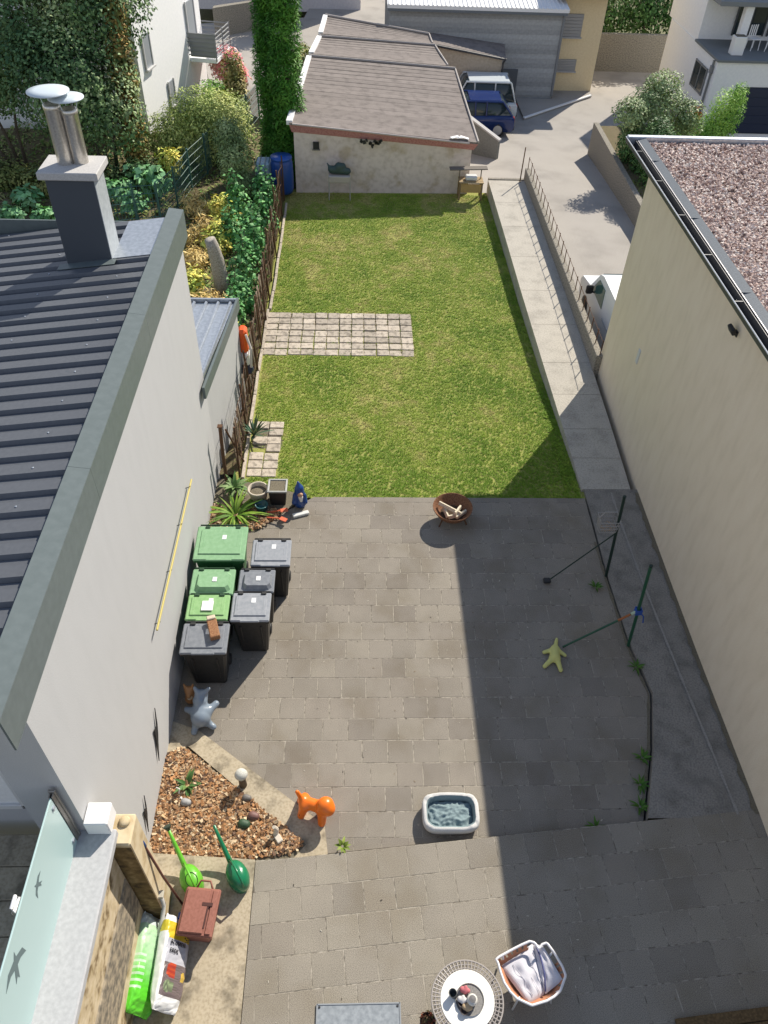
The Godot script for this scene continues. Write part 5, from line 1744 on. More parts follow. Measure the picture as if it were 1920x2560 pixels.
	# yellow plush lying on the slabs
	solo("yellow_plush", blob([[Vector3(.03, .06, -.08), Vector3(-.01, .08, .1), .07, .09], [Vector3(.04, .05, -.1), Vector3(.11, .03, -.31), .045, .026], [Vector3(.0, .06, -.06), Vector3(-.17, .04, -.02), .04, .033], [Vector3(.07, .06, -.05), Vector3(.19, .035, .04), .04, .033], [Vector3(-.04, .06, .12), Vector3(-.21, .035, .27), .05, .036], [Vector3(.03, .06, .12), Vector3(.06, .035, .35), .05, .036]], .05, .014), flat(lin(.58, .57, .2), .95), "limp pale yellow plush toy lying face down on the shaded slabs", "toy", Vector3(3.54, .0, -7.88))
	# washing posts
	var pm := flat(lin(.012, .075, .04), .45)
	var pm2 := flat(lin(.01, .03, .022), .5)
	for q in [[Vector3(4.9, .03, -9.69), Vector3(-.18, 2.1, .0), Vector3(-1.2, .0, .16), 1.2, "farther dark green metal post with a slanting stay and a wire basket", pm2, .013], [Vector3(4.93, .05, -8.06), Vector3(-.19, 2.12, .0), Vector3(-1.2, -.02, .04), .98, "nearer green metal post with a slanting stay tied on with blue cord", pm, .019]]:
		var t := thing("washing_post", q[4], "post", q[0], "leaning green posts beside the cream house")
		s = st_new()
		tube(s, [Vector3(0, -.1, 0), q[1]], .028, 10)
		part("pole", s, q[5], t)
		s = st_new()
		lathe(s, [Vector2(0, 0), Vector2(.032, 0), Vector2(.032, .03), Vector2(.0, .035)], 10, Transform3D(Basis(), q[1]))
		part("cap", s, pm2, t)
		s = st_new()
		var on: Vector3 = q[1] * (q[3] / q[1].y)
		tube(s, [q[2], on], q[6], 8)
		part("stay", s, q[5], t)
		if q[6] > .015:
			s = st_new()
			for k in 4:
				tube(s, [on + Vector3(-.045, -.06 + .03 * k, .045), on + Vector3(.045, -.05 + .03 * k, .045), on + Vector3(.045, -.06 + .03 * k, -.045), on + Vector3(-.045, -.05 + .03 * k, -.045)], .016, 6, -1.0, true)
			tube(s, [on, on + Vector3(.1, -.1, .05), on + Vector3(.13, -.26, .06)], .012, 5)
			part("blue_cord", s, flat(lin(.02, .07, .3), .8), t)
			s = st_new()
			tube(s, [on.lerp(q[2], .03), on.lerp(q[2], .09)], .026, 8)
			part("pale_tape", s, flat(lin(.4, .5, .36), .6), t)
			s = st_new()
			tube(s, [on.lerp(q[2], .1), on.lerp(q[2], .26)], .021, 8)
			part("rust_band", s, flat(lin(.3, .1, .03), .7), t)
		else:
			s = st_new()
			bev(s, q[2] + Vector3(0, .03, 0), Vector3(.14, .07, .12), .02)
			part("foot", s, M.black, t)
	var wb := thing("wire_basket", "small wire clothes peg basket hung on the farther green post", "basket", Vector3(4.6, 1.3, -9.74))
	s = st_new()
	for y in [0.0, .09, .18, .27]:
		var e: float = .1 * y
		tube(s, [Vector3(-.15 - e, y, -.11 - e), Vector3(.15 + e, y, -.11 - e), Vector3(.15 + e, y, .11 + e), Vector3(-.15 - e, y, .11 + e)], .007, 5, -1.0, true)
	part("hoop", s, flat(lin(.35, .34, .33), .5), wb)
	s = st_new()
	for k in 9:
		var x := -.15 + .0375 * k
		for z in [-.11, .11]:
			tube(s, [Vector3(x, 0, z), Vector3(x * 1.18, .27, z * 1.25)], .005, 4)
		if k < 7:
			for xx in [-.15, .15]:
				tube(s, [Vector3(xx, 0, -.11 + .036 * k), Vector3(xx * 1.18, .27, (-.11 + .036 * k) * 1.25)], .005, 4)
		tube(s, [Vector3(x, 0, -.11), Vector3(x, 0, .11)], .005, 4)
	part("wire", s, flat(lin(.3, .29, .28), .5), wb)
	s = st_new()
	tube(s, [Vector3(-.18, .27, .0), Vector3(-.1, .42, 0), Vector3(.1, .42, 0), Vector3(.18, .27, 0)], .008, 5)
	part("handle", s, flat(lin(.35, .34, .33), .5), wb)
	s = st_new()
	for k in 26:
		bev(s, Vector3(rnd(-.12, .12), rnd(.02, .1), rnd(-.09, .09)), Vector3(.08, .012, .012), .003, Basis(Vector3.UP, rnd(0, TAU)) * Basis(Vector3.BACK, rnd(-.5, .5)))
	part("pegs", s, flat(lin(.42, .3, .2), .8), wb)
	# figures beside the bins
	solo("garden_figure", blob([[Vector3(0, .2, .03), Vector3(0, .2, .1), .17, .16], [Vector3(-.02, .34, -.12), Vector3(.0, .38, -.2), .12, .1], [Vector3(-.11, .24, .02), Vector3(-.24, .2, -.04), .065, .05], [Vector3(.11, .24, .02), Vector3(.22, .24, -.12), .065, .055], [Vector3(.1, .1, .14), Vector3(.2, .07, .2), .06, .05], [Vector3(-.08, .1, .17), Vector3(-.1, .06, .29), .06, .05], [Vector3(-.06, .44, -.2), Vector3(-.1, .52, -.24), .045, .03], [Vector3(.05, .44, -.2), Vector3(.12, .5, -.24), .045, .03]], .05, .016), flat(lin(.19, .235, .29), .22), "shiny blue grey garden animal figure slumped beside the black bin", "figurine", Vector3(-2.45, .0, -6.66))
	var fx := thing("fox_figure", "small brown garden fox with pale ears behind the blue grey figure", "figurine", Vector3(-2.68, 0, -6.98))
	part("body", blob([[Vector3(0, .1, 0), Vector3(0, .24, -.02), .1, .07], [Vector3(0, .3, .0), Vector3(0, .28, .09), .085, .035], [Vector3(-.05, .36, -.02), Vector3(-.075, .46, -.03), .035, .012], [Vector3(.05, .36, -.02), Vector3(.075, .46, -.03), .035, .012]], .03, .012), flat(lin(.3, .15, .06), .6), fx)
	part("bib", blob([[Vector3(0, .2, .055), Vector3(0, .26, .07), .045, .035]], .02, .01), flat(lin(.6, .5, .38), .7), fx)
	# bark mulch
	var mul := struct_node("mulch_bed")
	s = st_new()
	prism(s, [Vector2(-2.93, -6.0), Vector2(-2.66, -6.14), Vector2(-.68, -4.59), Vector2(-.92, -4.32), Vector2(-1.75, -4.36), Vector2(-3.0, -4.45)], -.2, .015)
	part("soil", s, M.dirt, mul)
	s = st_new()
	prism(s, [Vector2(-2.95, -12.4), Vector2(-2.45, -12.35), Vector2(-1.0, -11.9), Vector2(-1.5, -11.34), Vector2(-2.0, -10.84), Vector2(-2.95, -10.85)], -.2, .015)
	var m2 := struct("planting_corner", s, M.dirt)
	var chips := []
	for k in 3:
		s = st_new()
		bev(s, Vector3.ZERO, Vector3(.06 + .025 * k, .01, .02 + .008 * k), .003)
		chips.append(done(s))
	var cm := flat(Color.WHITE, .9)
	cm.vertex_color_use_as_albedo = true
	var beds := [[PackedVector2Array([Vector2(-2.93, -6.0), Vector2(-2.68, -6.12), Vector2(-.72, -4.6), Vector2(-.9, -4.46), Vector2(-1.75, -4.4), Vector2(-2.93, -4.5)]), 2100, "loose brown bark chips filling the triangular bed by the grey wall"], [PackedVector2Array([Vector2(-2.93, -11.6), Vector2(-2.0, -11.6), Vector2(-1.5, -11.4), Vector2(-1.55, -11.25), Vector2(-2.0, -10.88), Vector2(-2.93, -10.9)]), 500, "brown bark chips in the planting corner behind the bins"]]
	for q in beds:
		var root := thing("bark_chips", q[2], "mulch", Vector3.ZERO)
		root.set_meta("kind", "stuff")
		for k in 3:
			var where := []
			var tint := []
			while where.size() < q[1]:
				var p := Vector2(rnd(-2.95, -.6), rnd(-6.2, -4.3) if q[1] > 1000 else rnd(-11.7, -10.8))
				if not Geometry2D.is_point_in_polygon(p, q[0]):
					continue
				var b := Basis(Vector3.UP, rnd(0, TAU)) * Basis(Vector3.RIGHT, rnd(-.5, .5)) * Basis(Vector3.BACK, rnd(-.6, .6))
				var sc := rnd(.6, 1.35)
				where.append(Transform3D(b * Basis.from_scale(Vector3(sc, sc, sc)), Vector3(p.x, .025 + rnd(0, .03), p.y)))
				var c: Color = [Color(.36, .18, .075), Color(.25, .13, .06), Color(.44, .29, .16), Color(.31, .18, .09), Color(.52, .4, .26), Color(.12, .07, .045)][rng.randi() % 6]
				tint.append(c * rnd(.75, 1.2))
			scatter("chips", chips[k], cm, where, tint, root)
	# small plants and stones in the mulch
	var tuft := func(label: String, at: Vector3, count: int, l: float, w: float, bend: float, cols: Array, cat := "plant", called := "leafy_plant") -> void:
		var t := thing(called, label, cat, at)
		for i in count:
			var q := st_new(true)
			var a := TAU * i / count * 2.618 + rnd(-.2, .2)
			var lift := rnd(.35, 1.25)
			leaf_to(q, Transform3D(Basis(Vector3.UP, a) * Basis(Vector3.RIGHT, -lift), Vector3(sin(a) * .02, .0, cos(a) * .02)), l * rnd(.7, 1.15), w * rnd(.8, 1.2), bend, 4)
			var m := leafy(.25)
			m.vertex_color_use_as_albedo = false
			m.albedo_color = cols[i % cols.size()]
			part("leaf", q, m, t)
	tuft.call("small dark green plant with a pale marker in the mulch", Vector3(-2.52, .03, -5.5), 14, .22, .07, .5, [lin(.05, .12, .03), lin(.08, .17, .05), lin(.12, .2, .06)])
	tuft.call("spreading bright green day lily clump in the corner behind the bins", Vector3(-2.42, .02, -11.25), 60, .62, .05, .75, [lin(.1, .2, .02), lin(.16, .27, .03), lin(.22, .33, .06), lin(.07, .15, .02)])
	tuft.call("green potted leafy plant between the day lily and the fence post", Vector3(-2.5, .16, -11.95), 26, .3, .09, .6, [lin(.08, .17, .05), lin(.15, .24, .09), lin(.2, .28, .12)])
	tuft.call("dark spiky agave at the foot of the rusty fence", Vector3(-2.28, .08, -13.8), 24, .46, .055, .15, [lin(.03, .08, .05), lin(.06, .13, .08), lin(.1, .17, .11)], "plant", "agave")
	tuft.call("weed in the joint at the terrace step beside the toy dog", Vector3(-.15, .15, -4.5), 9, .12, .05, .6, [lin(.14, .2, .03), lin(.2, .26, .05)], "weed", "weed")
	for q in [[4.62, -9.4, "weed at the foot of the farther green post"], [4.62, -5.9, "weed in the crack, farthest of the three by the ramp"], [4.47, -5.45, "largest weed in the crack beside the ramp"], [4.38, -5.1, "weed in the crack nearest the terrace step"], [3.62, -4.78, "weed growing in the shaded terrace step"], [4.95, -7.6, "weed at the foot of the nearer green post"]]:
		tuft.call(q[2], Vector3(q[0], .01, q[1]), 12, .15, .035, .5, [lin(.05, .13, .02), lin(.08, .18, .03)], "weed", "weed")
	var st := thing("mushroom_stone", "pale round topped stone mushroom at the edge of the mulch bed", "ornament", Vector3(-1.68, .02, -5.5))
	s = st_new(true)
	lathe(s, [Vector2(0, 0), Vector2(.06, 0), Vector2(.055, .2), Vector2(.06, .3), Vector2(.0, .31)], 14)
	part("stalk", s, flat(lin(.12, .09, .06), .9), st)
	s = st_new(true)
	lathe(s, [Vector2(0, .27), Vector2(.08, .29), Vector2(.1, .34), Vector2(.08, .39), Vector2(.04, .415), Vector2(0, .42)], 16)
	part("cap", s, grain([lin(.4, .4, .36), lin(.62, .62, .58)], .15, 8, 641, .9), st)
	var marks := [[-2.63, -5.35, .2, .03, lin(.72, .7, .66), "thin white plant marker standing in the mulch"], [-1.13, -4.72, .24, .09, lin(.55, .5, .42), "pale whitish driftwood piece at the near edge of the mulch"]]
	for q in marks:
		s = st_new()
		tube(s, [Vector3(0, 0, 0), Vector3(.02, q[2] * .6, -.03), Vector3(-.01, q[2], -.02)], q[3] * .5, 7, q[3] * .3)
		bev(s, Vector3(.05, .04, .07), Vector3(q[3], q[3] * .6, q[3] * 1.4), .01, Basis(Vector3.UP, .6))
		solo("garden_marker", s, flat(q[4], .85), q[5], "marker", Vector3(q[0], .03, q[1]))
	for q in [[-1.47, -5.0, .1, lin(.16, .08, .07), "reddish stone lying in the mulch"], [-1.6, -4.88, .11, lin(.03, .07, .035), "dark green glass ball in the mulch"], [-1.6, -5.28, .08, lin(.14, .13, .12), "grey stone near the stone mushroom"], [-2.5, -5.22, .09, lin(.3, .3, .3), "grey flat stone left in the mulch"]]:
		solo("stone", blob([[Vector3(-.02, .03, 0), Vector3(.03, .03, .01), q[2] * .7, q[2] * .6]], .01, .02), flat(q[3], .6), q[4], "stone", Vector3(q[0], .03, q[1]))
	# pots and gnome in the far corner
	var p := thing("round_planter", "pale rimmed brown round planter of bare earth beside the lawn", "planter", Vector3(-1.99, 0, -11.75))
	s = st_new(true)
	lathe(s, [Vector2(0, 0), Vector2(.15, 0), Vector2(.2, .3), Vector2(.215, .32), Vector2(.215, .345), Vector2(.185, .345), Vector2(.175, .25)], 24)
	part("pot", s, flat(lin(.5, .44, .35), .7), p)
	s = st_new(true)
	lathe(s, [Vector2(0, .27), Vector2(.1, .265), Vector2(.18, .24)], 18)
	part("soil", s, M.dirt, p)
	p = thing("square_planter", "black square planter with a pale rim beside the round planter", "planter", Vector3(-1.58, 0, -11.75))
	s = st_new()
	frustum(s, Vector3.ZERO, .3, .3, 0, .36, .36, .4, .02)
	part("tub", s, M.black, p)
	s = st_new()
	for q in [[0, .18, .4, .04], [0, -.18, .4, .04], [.18, 0, .04, .33], [-.18, 0, .04, .33]]:
		bev(s, Vector3(q[0], .42, q[1]), Vector3(q[2], .04, q[3]), .008)
	part("rim", s, flat(lin(.42, .42, .4), .6), p)
	s = st_new()
	bev(s, Vector3(0, .41, 0), Vector3(.31, .02, .31), .005)
	part("soil", s, M.dirt, p)
	p = thing("teal_pot", "small dark teal pot in front of the round planter", "pot", Vector3(-1.9, 0, -11.42))
	s = st_new(true)
	lathe(s, [Vector2(0, 0), Vector2(.09, 0), Vector2(.13, .2), Vector2(.14, .22), Vector2(.115, .22), Vector2(.1, .14), Vector2(0, .14)], 18)
	part("pot", s, flat(lin(.015, .09, .1), .35), p)
	p = thing("garden_gnome", "blue garden gnome with a peaked hood at the corner of the lawn", "figurine", Vector3(-1.13, 0, -11.62))
	part("coat", blob([[Vector3(0, .1, 0), Vector3(0, .3, 0), .14, .11], [Vector3(0, .4, -.01), Vector3(0, .44, -.02), .1, .095], [Vector3(0, .48, -.03), Vector3(-.02, .58, -.06), .07, .03], [Vector3(-.09, .3, .02), Vector3(-.12, .16, .1), .045, .04], [Vector3(.1, .3, .02), Vector3(.13, .18, .1), .045, .04]], .04, .014), flat(lin(.012, .05, .2), .3), p)
	part("face", blob([[Vector3(.02, .37, .07), Vector3(.03, .38, .09), .055, .05], [Vector3(.03, .37, .14), Vector3(.03, .37, .15), .015, .012]], .015, .01), flat(lin(.5, .28, .17), .7), p)
	part("beard", blob([[Vector3(.03, .31, .09), Vector3(.04, .24, .12), .05, .03]], .02, .01), flat(lin(.65, .63, .6), .8), p)
	p = thing("toy_spade", "orange red plastic toy spade and fork lying before the black planter", "toy", Vector3(-1.62, .05, -11.28))
	for q in [.5, -.25]:
		s = st_new()
		tube(s, [Vector3(-.16, 0.02, q * .2), Vector3(.1, .05, q * .3)], .016, 6)
		bev(s, Vector3(.18, .05, q * .35), Vector3(.16, .02, .11), .01, Basis(Vector3.UP, -q))
		part("tool", s, flat(lin(.6, .13, .06), .5), p)
	s = st_new()
	bev(s, Vector3.ZERO, Vector3(.34, .06, .1), .01, Basis(Vector3.UP, .35))
	solo("white_stone", s, flat(lin(.62, .62, .6), .8), "white edging stone in front of the blue gnome", "stone", Vector3(-1.1, .03, -11.32))
	# specks scattered on the slabs
	var where := []
	var tint := []
	for i in 170:
		var sc := rnd(.4, 1.3)
		var zz := rnd(-11.6, -1.6)
		where.append(Transform3D(Basis(Vector3.UP, rnd(0, TAU)) * Basis.from_scale(Vector3(sc, sc, sc) * .45), Vector3(rnd(-1.2, 5.2), .004 if zz < -5.0 else .155, zz)))
		tint.append([Color(.5, .47, .4), Color(.06, .05, .04), Color(.2, .15, .09)][rng.randi() % 3])
	var lit := scatter(numbered("litter"), chips[0], cm, where, tint, self)
	tag(lit, "scattered crumbs and dry leaf specks on the slabs", "litter")
	lit.set_meta("kind", "stuff")
	# by the garage wall
	p = thing("barbecue", "small barbecue under a crumpled dark green cover on legs against the garage wall", "barbecue", Vector3(-.55, -.12, -26.95))
	for x in [-.36, .36]:
		for z in [-.18, .18]:
			s = st_new()
			tube(s, [Vector3(x, 0, z), Vector3(x, .86, z)], .018, 6)
			part("leg", s, flat(lin(.4, .39, .37), .5), p)
	s = st_new()
	bev(s, Vector3(0, .72, .05), Vector3(.74, .22, .36), .02)
	part("drawer", s, flat(lin(.42, .38, .34), .6), p)
	part("cover", blob([[Vector3(-.26, .98, 0), Vector3(.28, .94, .02), .13, .11], [Vector3(-.02, 1.08, 0), Vector3(.12, 1.1, 0), .14, .1], [Vector3(-.3, 1.0, .02), Vector3(-.42, 1.18, -.03), .05, .02]], .06, .025), flat(lin(.035, .065, .06), .6), p)
	p = thing("garden_table", "weathered wooden garden table with clutter at the right end of the garage wall", "table", Vector3(4.0, -.12, -27.2))
	for i in 4:
		s = st_new()
		bev(s, Vector3(0, .62, -.2 + .14 * i), Vector3(.85, .03, .13), .006)
		part("tabletop_board", s, grain([lin(.3, .22, .12), lin(.45, .34, .2)], .4, 10, 651, .85), p)
	for x in [-.38, .38]:
		for z in [-.2, .2]:
			s = st_new()
			bev(s, Vector3(x, .31, z), Vector3(.06, .62, .06), .006)
			part("leg", s, grain([lin(.2, .14, .08), lin(.3, .22, .13)], .4, 10, 652, .85), p)
	s = st_new()
	bev(s, Vector3(0, .42, .22), Vector3(.7, .3, .03), .006)
	part("front_board", s, flat(lin(.45, .3, .13), .8), p)
	s = st_new()
	bev(s, Vector3(-.12, 1.02, .0), Vector3(1.3, .035, .3), .01, Basis(Vector3.BACK, .04))
	for x in [-.4, .35]:
		tube(s, [Vector3(x, .62, -.1), Vector3(x, 1.0, -.1)], .02, 6)
	solo("shelf_board", s, flat(lin(.16, .14, .12), .9), "dark weathered board raised above the garden table", "shelf", Vector3(4.0, -.12, -27.2))
	s = st_new()
	bev(s, Vector3(0, .72, .02), Vector3(.4, .14, .28), .03)
	solo("white_basin", s, flat(lin(.6, .62, .63), .4), "white plastic basin on the weathered garden table", "basin", Vector3(4.0, -.12, -27.2))
# ---------------------------------------------------------------- the terrace at the bottom
func watering_can(label: String, at: Vector3, turn: float, m: Material, open: bool) -> void:
	var t := thing("watering_can", label, "watering can", at, "watering cans by the mulch bed")
	t.rotation.y = turn
	t.scale = Vector3.ONE * 1.2
	var s := st_new(true)
	lathe(s, [Vector2(0, 0), Vector2(.1, .0), Vector2(.118, .03), Vector2(.125, .14), Vector2(.112, .23), Vector2(.08, .275), Vector2(.04, .29), Vector2(0, .292)], 28, Transform3D(Basis().scaled(Vector3(1.0, 1.0, 1.45)), Vector3.ZERO))
	part("body", s, m, t)
	if open:
		s = st_new()
		lathe(s, [Vector2(0, .0), Vector2(.062, .0), Vector2(.066, .012), Vector2(.06, .012)], 20, Transform3D(Basis(Vector3.RIGHT, .22).scaled(Vector3(1, 1, 1.3)), Vector3(0, .272, .05)))
		part("opening", s, flat(lin(.004, .012, .004), .9), t)
	s = st_new(true)
	tube(s, [Vector3(0, .09, -.13), Vector3(0, .16, -.26), Vector3(0, .27, -.42), Vector3(0, .4, -.56)], .034, 10, .017)
	part("spout", s, m, t)
	s = st_new(true)
	tube(s, [Vector3(0, .2, .175), Vector3(0, .33, .14), Vector3(0, .365, .03), Vector3(0, .33, -.09), Vector3(0, .2, -.19)], .013, 8)
	part("handle", s, m, t)
	if open:
		s = st_new()
		lathe(s, [Vector2(.015, 0), Vector2(.045, .05), Vector2(.045, .06), Vector2(0, .065)], 14, Transform3D(Basis(Vector3.RIGHT, -.75), Vector3(0, .39, -.55)))
		part("rose", s, flat(lin(.03, .045, .03), .6), t)

# a filled sack on its long edge: ink paints (along 0..1, round -1..1 over the front) with a colour
func sack(called: String, label: String, at: Vector3, b: Basis, l: float, hgt: float, thick: float, ink: Callable) -> void:
	var m := flat(Color.WHITE, .38)
	m.vertex_color_use_as_albedo = true
	var nz := FastNoiseLite.new()
	nz.seed = int(l * 1000.0)
	nz.frequency = 5.0
	nz.fractal_octaves = 3
	var s := st_new(true)
	var nu := 80
	var nv := 64
	var pt := func(u: float, a: float) -> Vector3:
		var e := 1.0 - pow(absf(2.0 * u - 1.0), 5.0)
		var c := cos(a)
		var q := sin(a)
		var x := signf(c) * pow(absf(c), .55) * thick * .5 * (e * .93 + .07)
		var y := signf(q) * pow(absf(q), .45) * hgt * .5 * (.9 + .1 * e)
		var w := nz.get_noise_3d(x * 3.0, y * 1.5, u * 1.6) * .028 * (1.2 - .6 * e)
		return b * Vector3(x + w, y + w * .4, (u - .5) * l)
	for i in nu:
		for k in nv:
			var u0 := float(i) / nu
			var u1 := float(i + 1) / nu
			var a0 := TAU * k / nv
			var a1 := TAU * (k + 1) / nv
			var col: Color = (ink as Callable).call((u0 + u1) * .5, pt.call((u0 + u1) * .5, (a0 + a1) * .5), (a0 + a1) * .5)
			s.set_color(col)
			quad(s, pt.call(u0, a0), pt.call(u0, a1), pt.call(u1, a1), pt.call(u1, a0))
	solo(called, s, m, label, "sack", at)

func build_terrace_things() -> void:
	var s: SurfaceTool
	watering_can("lime green watering can with a dark filling hole and rose, left of the pair", Vector3(-2.2, .15, -4.0), .56, flat(lin(.12, .42, .03), .35), true)
	watering_can("dark green glossy watering can, right of the pair at the mulch edge", Vector3(-1.58, .15, -4.05), .56, flat(lin(.01, .17, .075), .25), false)
	# brick red box
	var t := thing("storage_box", "brick red plastic storage box with a slotted lid beside the sacks", "box", Vector3(-2.0, .15, -3.52))
	t.rotation.y = -.1
	t.scale = Vector3.ONE * 1.08
	var bm := grain([lin(.24, .1, .075), lin(.31, .135, .105)], .7, 12, 701, .6)
	s = st_new()
	frustum(s, Vector3.ZERO, .31, .44, 0, .37, .5, .34, .03)
	part("body", s, bm, t)
	s = st_new()
	bev(s, Vector3(0, .36, 0), Vector3(.43, .05, .55), .016)
	bev(s, Vector3(-.045, .395, 0), Vector3(.29, .03, .5), .012)
	bev(s, Vector3(.16, .39, 0), Vector3(.07, .025, .5), .01)
	var ld := part("lid", s, bm, t)
	s = st_new()
	bev(s, Vector3(.09, .408, -.08), Vector3(.13, .012, .045), .004)
	bev(s, Vector3(.1, .406, .06), Vector3(.022, .01, .26), .003)
	part("slot", s, flat(lin(.06, .018, .014), .7), ld)
	s = st_new(true)
	tube(s, [Vector3(-.1, .33, -.28), Vector3(-.06, .37, -.36), Vector3(.06, .37, -.36), Vector3(.1, .33, -.28)], .013, 8)
	part("handle", s, bm, t)
	# sacks leaning on the wall
	var lean := Basis(Vector3.BACK, .55)
	sack("white_sack", "white sack of flower soil with yellow corner and red flower print, outer of two", Vector3(-2.3, .38, -2.97), lean, 1.08, .46, .2, func(u: float, p: Vector3, a: float) -> Color:
		var q := lean.inverse() * p
		var y := q.y / .46 + .5
		if cos(a) < .2 or y > .93:
			return Color(.55, .47, .05) if u < .2 and u > .07 and y > .7 else Color(.72, .73, .74)
		if u < .05 or u > .9:
			return Color(.7, .71, .72)
		if u < .27:
			return (Color(.03, .03, .02) if fmod(u * 37.0 + y * 5.0, 1.0) < .28 and y < .6 else Color(.56, .4, .03)) if u > .09 else Color(.7, .7, .7)
		if u < .53:
			return Color(.42, .43, .48)
		var d := Vector2((u - .6) * 2.3, y - .66).length()
		if d < .18:
			return Color(.5, .075, .02).lerp(Color(.3, .03, .02), absf(sin(u * 190.0)))
		if Vector2((u - .64) * 2.0, y - .18).length() < .1:
			return Color(.5, .34, .06)
		if Vector2((u - .76) * 2.2, y - .72).length() < .14:
			return Color(.28, .36, .2).lerp(Color(.1, .12, .08), absf(sin(u * 220.0 + y * 30.0)))
		return Color(.1, .085, .075).lerp(Color(.17, .13, .14), absf(sin(u * 140.0 + y * 61.0))) if u < .86 else Color(.72, .73, .74))
	sack("green_sack", "pale to bright green sack squeezed between the white sack and the wall", Vector3(-2.6, .43, -2.95), Basis(Vector3.BACK, .38), 1.12, .5, .2, func(u: float, p: Vector3, a: float) -> Color:
		if u < .12:
			return Color(.55, .62, .6)
		var f := smoothstep(.35, .8, u + .12 * sin(a * 2.0))
		var c := Color(.42, .62, .4).lerp(Color(.1, .52, .03), f)
		if cos(a) > -.1 and u > .4 and u < .78 and fmod(u * 16.0, 1.0) < .5 and sin(a) > .3:
			return c.lerp(Color(.62, .68, .66), .6)
		return c)
	# print on the white sack
	for q in [["BLUMEN", -.17, .0], ["ERDE", -.075, .0]]:
		var tm := TextMesh.new()
		tm.text = q[0]
		tm.font_size = 32
		tm.pixel_size = .0021
		tm.depth = .002
		tm.horizontal_alignment = HORIZONTAL_ALIGNMENT_LEFT
		var f := SystemFont.new()
		f.font_names = PackedStringArray(["Droid Sans"])
		f.font_weight = 800
		tm.font = f
		var face := lean * Basis(Vector3(0, -1, 0), Vector3(0, 0, -1), Vector3(1, 0, 0))
		var host := get_node("white_sack")
		part("lettering", tm, flat(lin(.015, .016, .02), .5), host, lean * Vector3(.112, .17, q[1] - .03), face)
	# long handled tool leaning on the pier, hose tap
	t = thing("garden_hoe", "long brown handled tool with a blue grip leaning on the stone pier", "tool", Vector3(-2.28, .15, -3.72))
	s = st_new(true)
	tube(s, [Vector3(0, 0, 0), Vector3(-.12, 1.0, -.03), Vector3(-.2, 1.92, -.07)], .016, 8)
	part("handle", s, flat(lin(.13, .05, .035), .6), t)
	s = st_new(true)
	tube(s, [Vector3(-.2, 1.86, -.07), Vector3(-.215, 2.02, -.075)], .026, 8)
	part("grip", s, flat(lin(.02, .06, .2), .5), t)
	s = st_new()
	bev(s, Vector3(.03, .04, .06), Vector3(.05, .1, .2), .01)
	part("blade", s, flat(lin(.05, .06, .08), .4, .4), t)
	t = thing("blue_bottle", "small blue and clear spray bottle between the lime can and the red box", "bottle", Vector3(-2.27, .15, -3.5))
	s = st_new(true)
	lathe(s, [Vector2(0, 0), Vector2(.05, 0), Vector2(.052, .14), Vector2(.02, .2), Vector2(.02, .23), Vector2(0, .23)], 14)
	part("bottle", s, flat(lin(.2, .24, .3), .25), t)
	s = st_new()
	bev(s, Vector3(0, .25, -.02), Vector3(.04, .05, .09), .01)
	part("spray_head", s, flat(lin(.02, .06, .26), .4), t)
	t = thing("white_pipe", "bent white drain pipe at the foot of the stone pier", "pipe", Vector3(-2.52, .15, -3.5))
	s = st_new(true)
	tube(s, [Vector3(.06, .75, -.12), Vector3(.06, .45, -.1), Vector3(.06, .38, .05), Vector3(.02, .3, .2), Vector3(-.02, .1, .22)], .03, 10)
	part("pipe", s, flat(lin(.55, .54, .5), .6), t)
	s = st_new()
	bev(s, Vector3(.06, .76, -.12), Vector3(.1, .04, .1), .01)
	part("collar", s, flat(lin(.4, .38, .32), .7), t)
	# metal sheet lying on the slabs
	t = thing("metal_plate", "blue grey metal cover plate lying on the slabs at the bottom edge", "plate", Vector3(.08, .155, -2.17))
	s = st_new()
	bev(s, Vector3(0, .008, 0), Vector3(1.05, .014, .72), .004)
	part("sheet", s, grain([lin(.2, .225, .25), lin(.3, .33, .36)], .8, 8, 711, .5), t)
	s = st_new()
	for q in [[-.52, .0, .02, .74], [.52, .0, .02, .74]]:
		bev(s, Vector3(q[0], .016, q[1]), Vector3(q[2], .014, q[3]), .003)
	bev(s, Vector3(0, .016, -.36), Vector3(1.05, .014, .02), .003)
	part("rim", s, flat(lin(.24, .26, .28), .5), t)
	for x in [-.49, .49]:
		s = st_new()
		lathe(s, [Vector2(.014, 0), Vector2(.014, .006), Vector2(0, .008)], 10, Transform3D(Basis(), Vector3(x, .016, -.33)))
		part("screw", s, M.black, t)
	build_table_and_chair()
	# planks at the bottom right
	for i in 3:
		s = st_new()
		bev(s, Vector3.ZERO, Vector3(2.1, .05, .14), .008, Basis(Vector3.UP, .09))
		solo("plank", s, grain([lin(.09, .06, .03), lin(.18, .12, .06)], .6, 12, 721 + i, .9), ["brown plank at the bottom right corner, farthest from the table edge", "brown plank at the bottom right corner, middle one", "brown plank at the bottom right corner, nearest"][i], "plank", Vector3(5.1, .18, -2.32 + .15 * i), "planks at the bottom right corner")

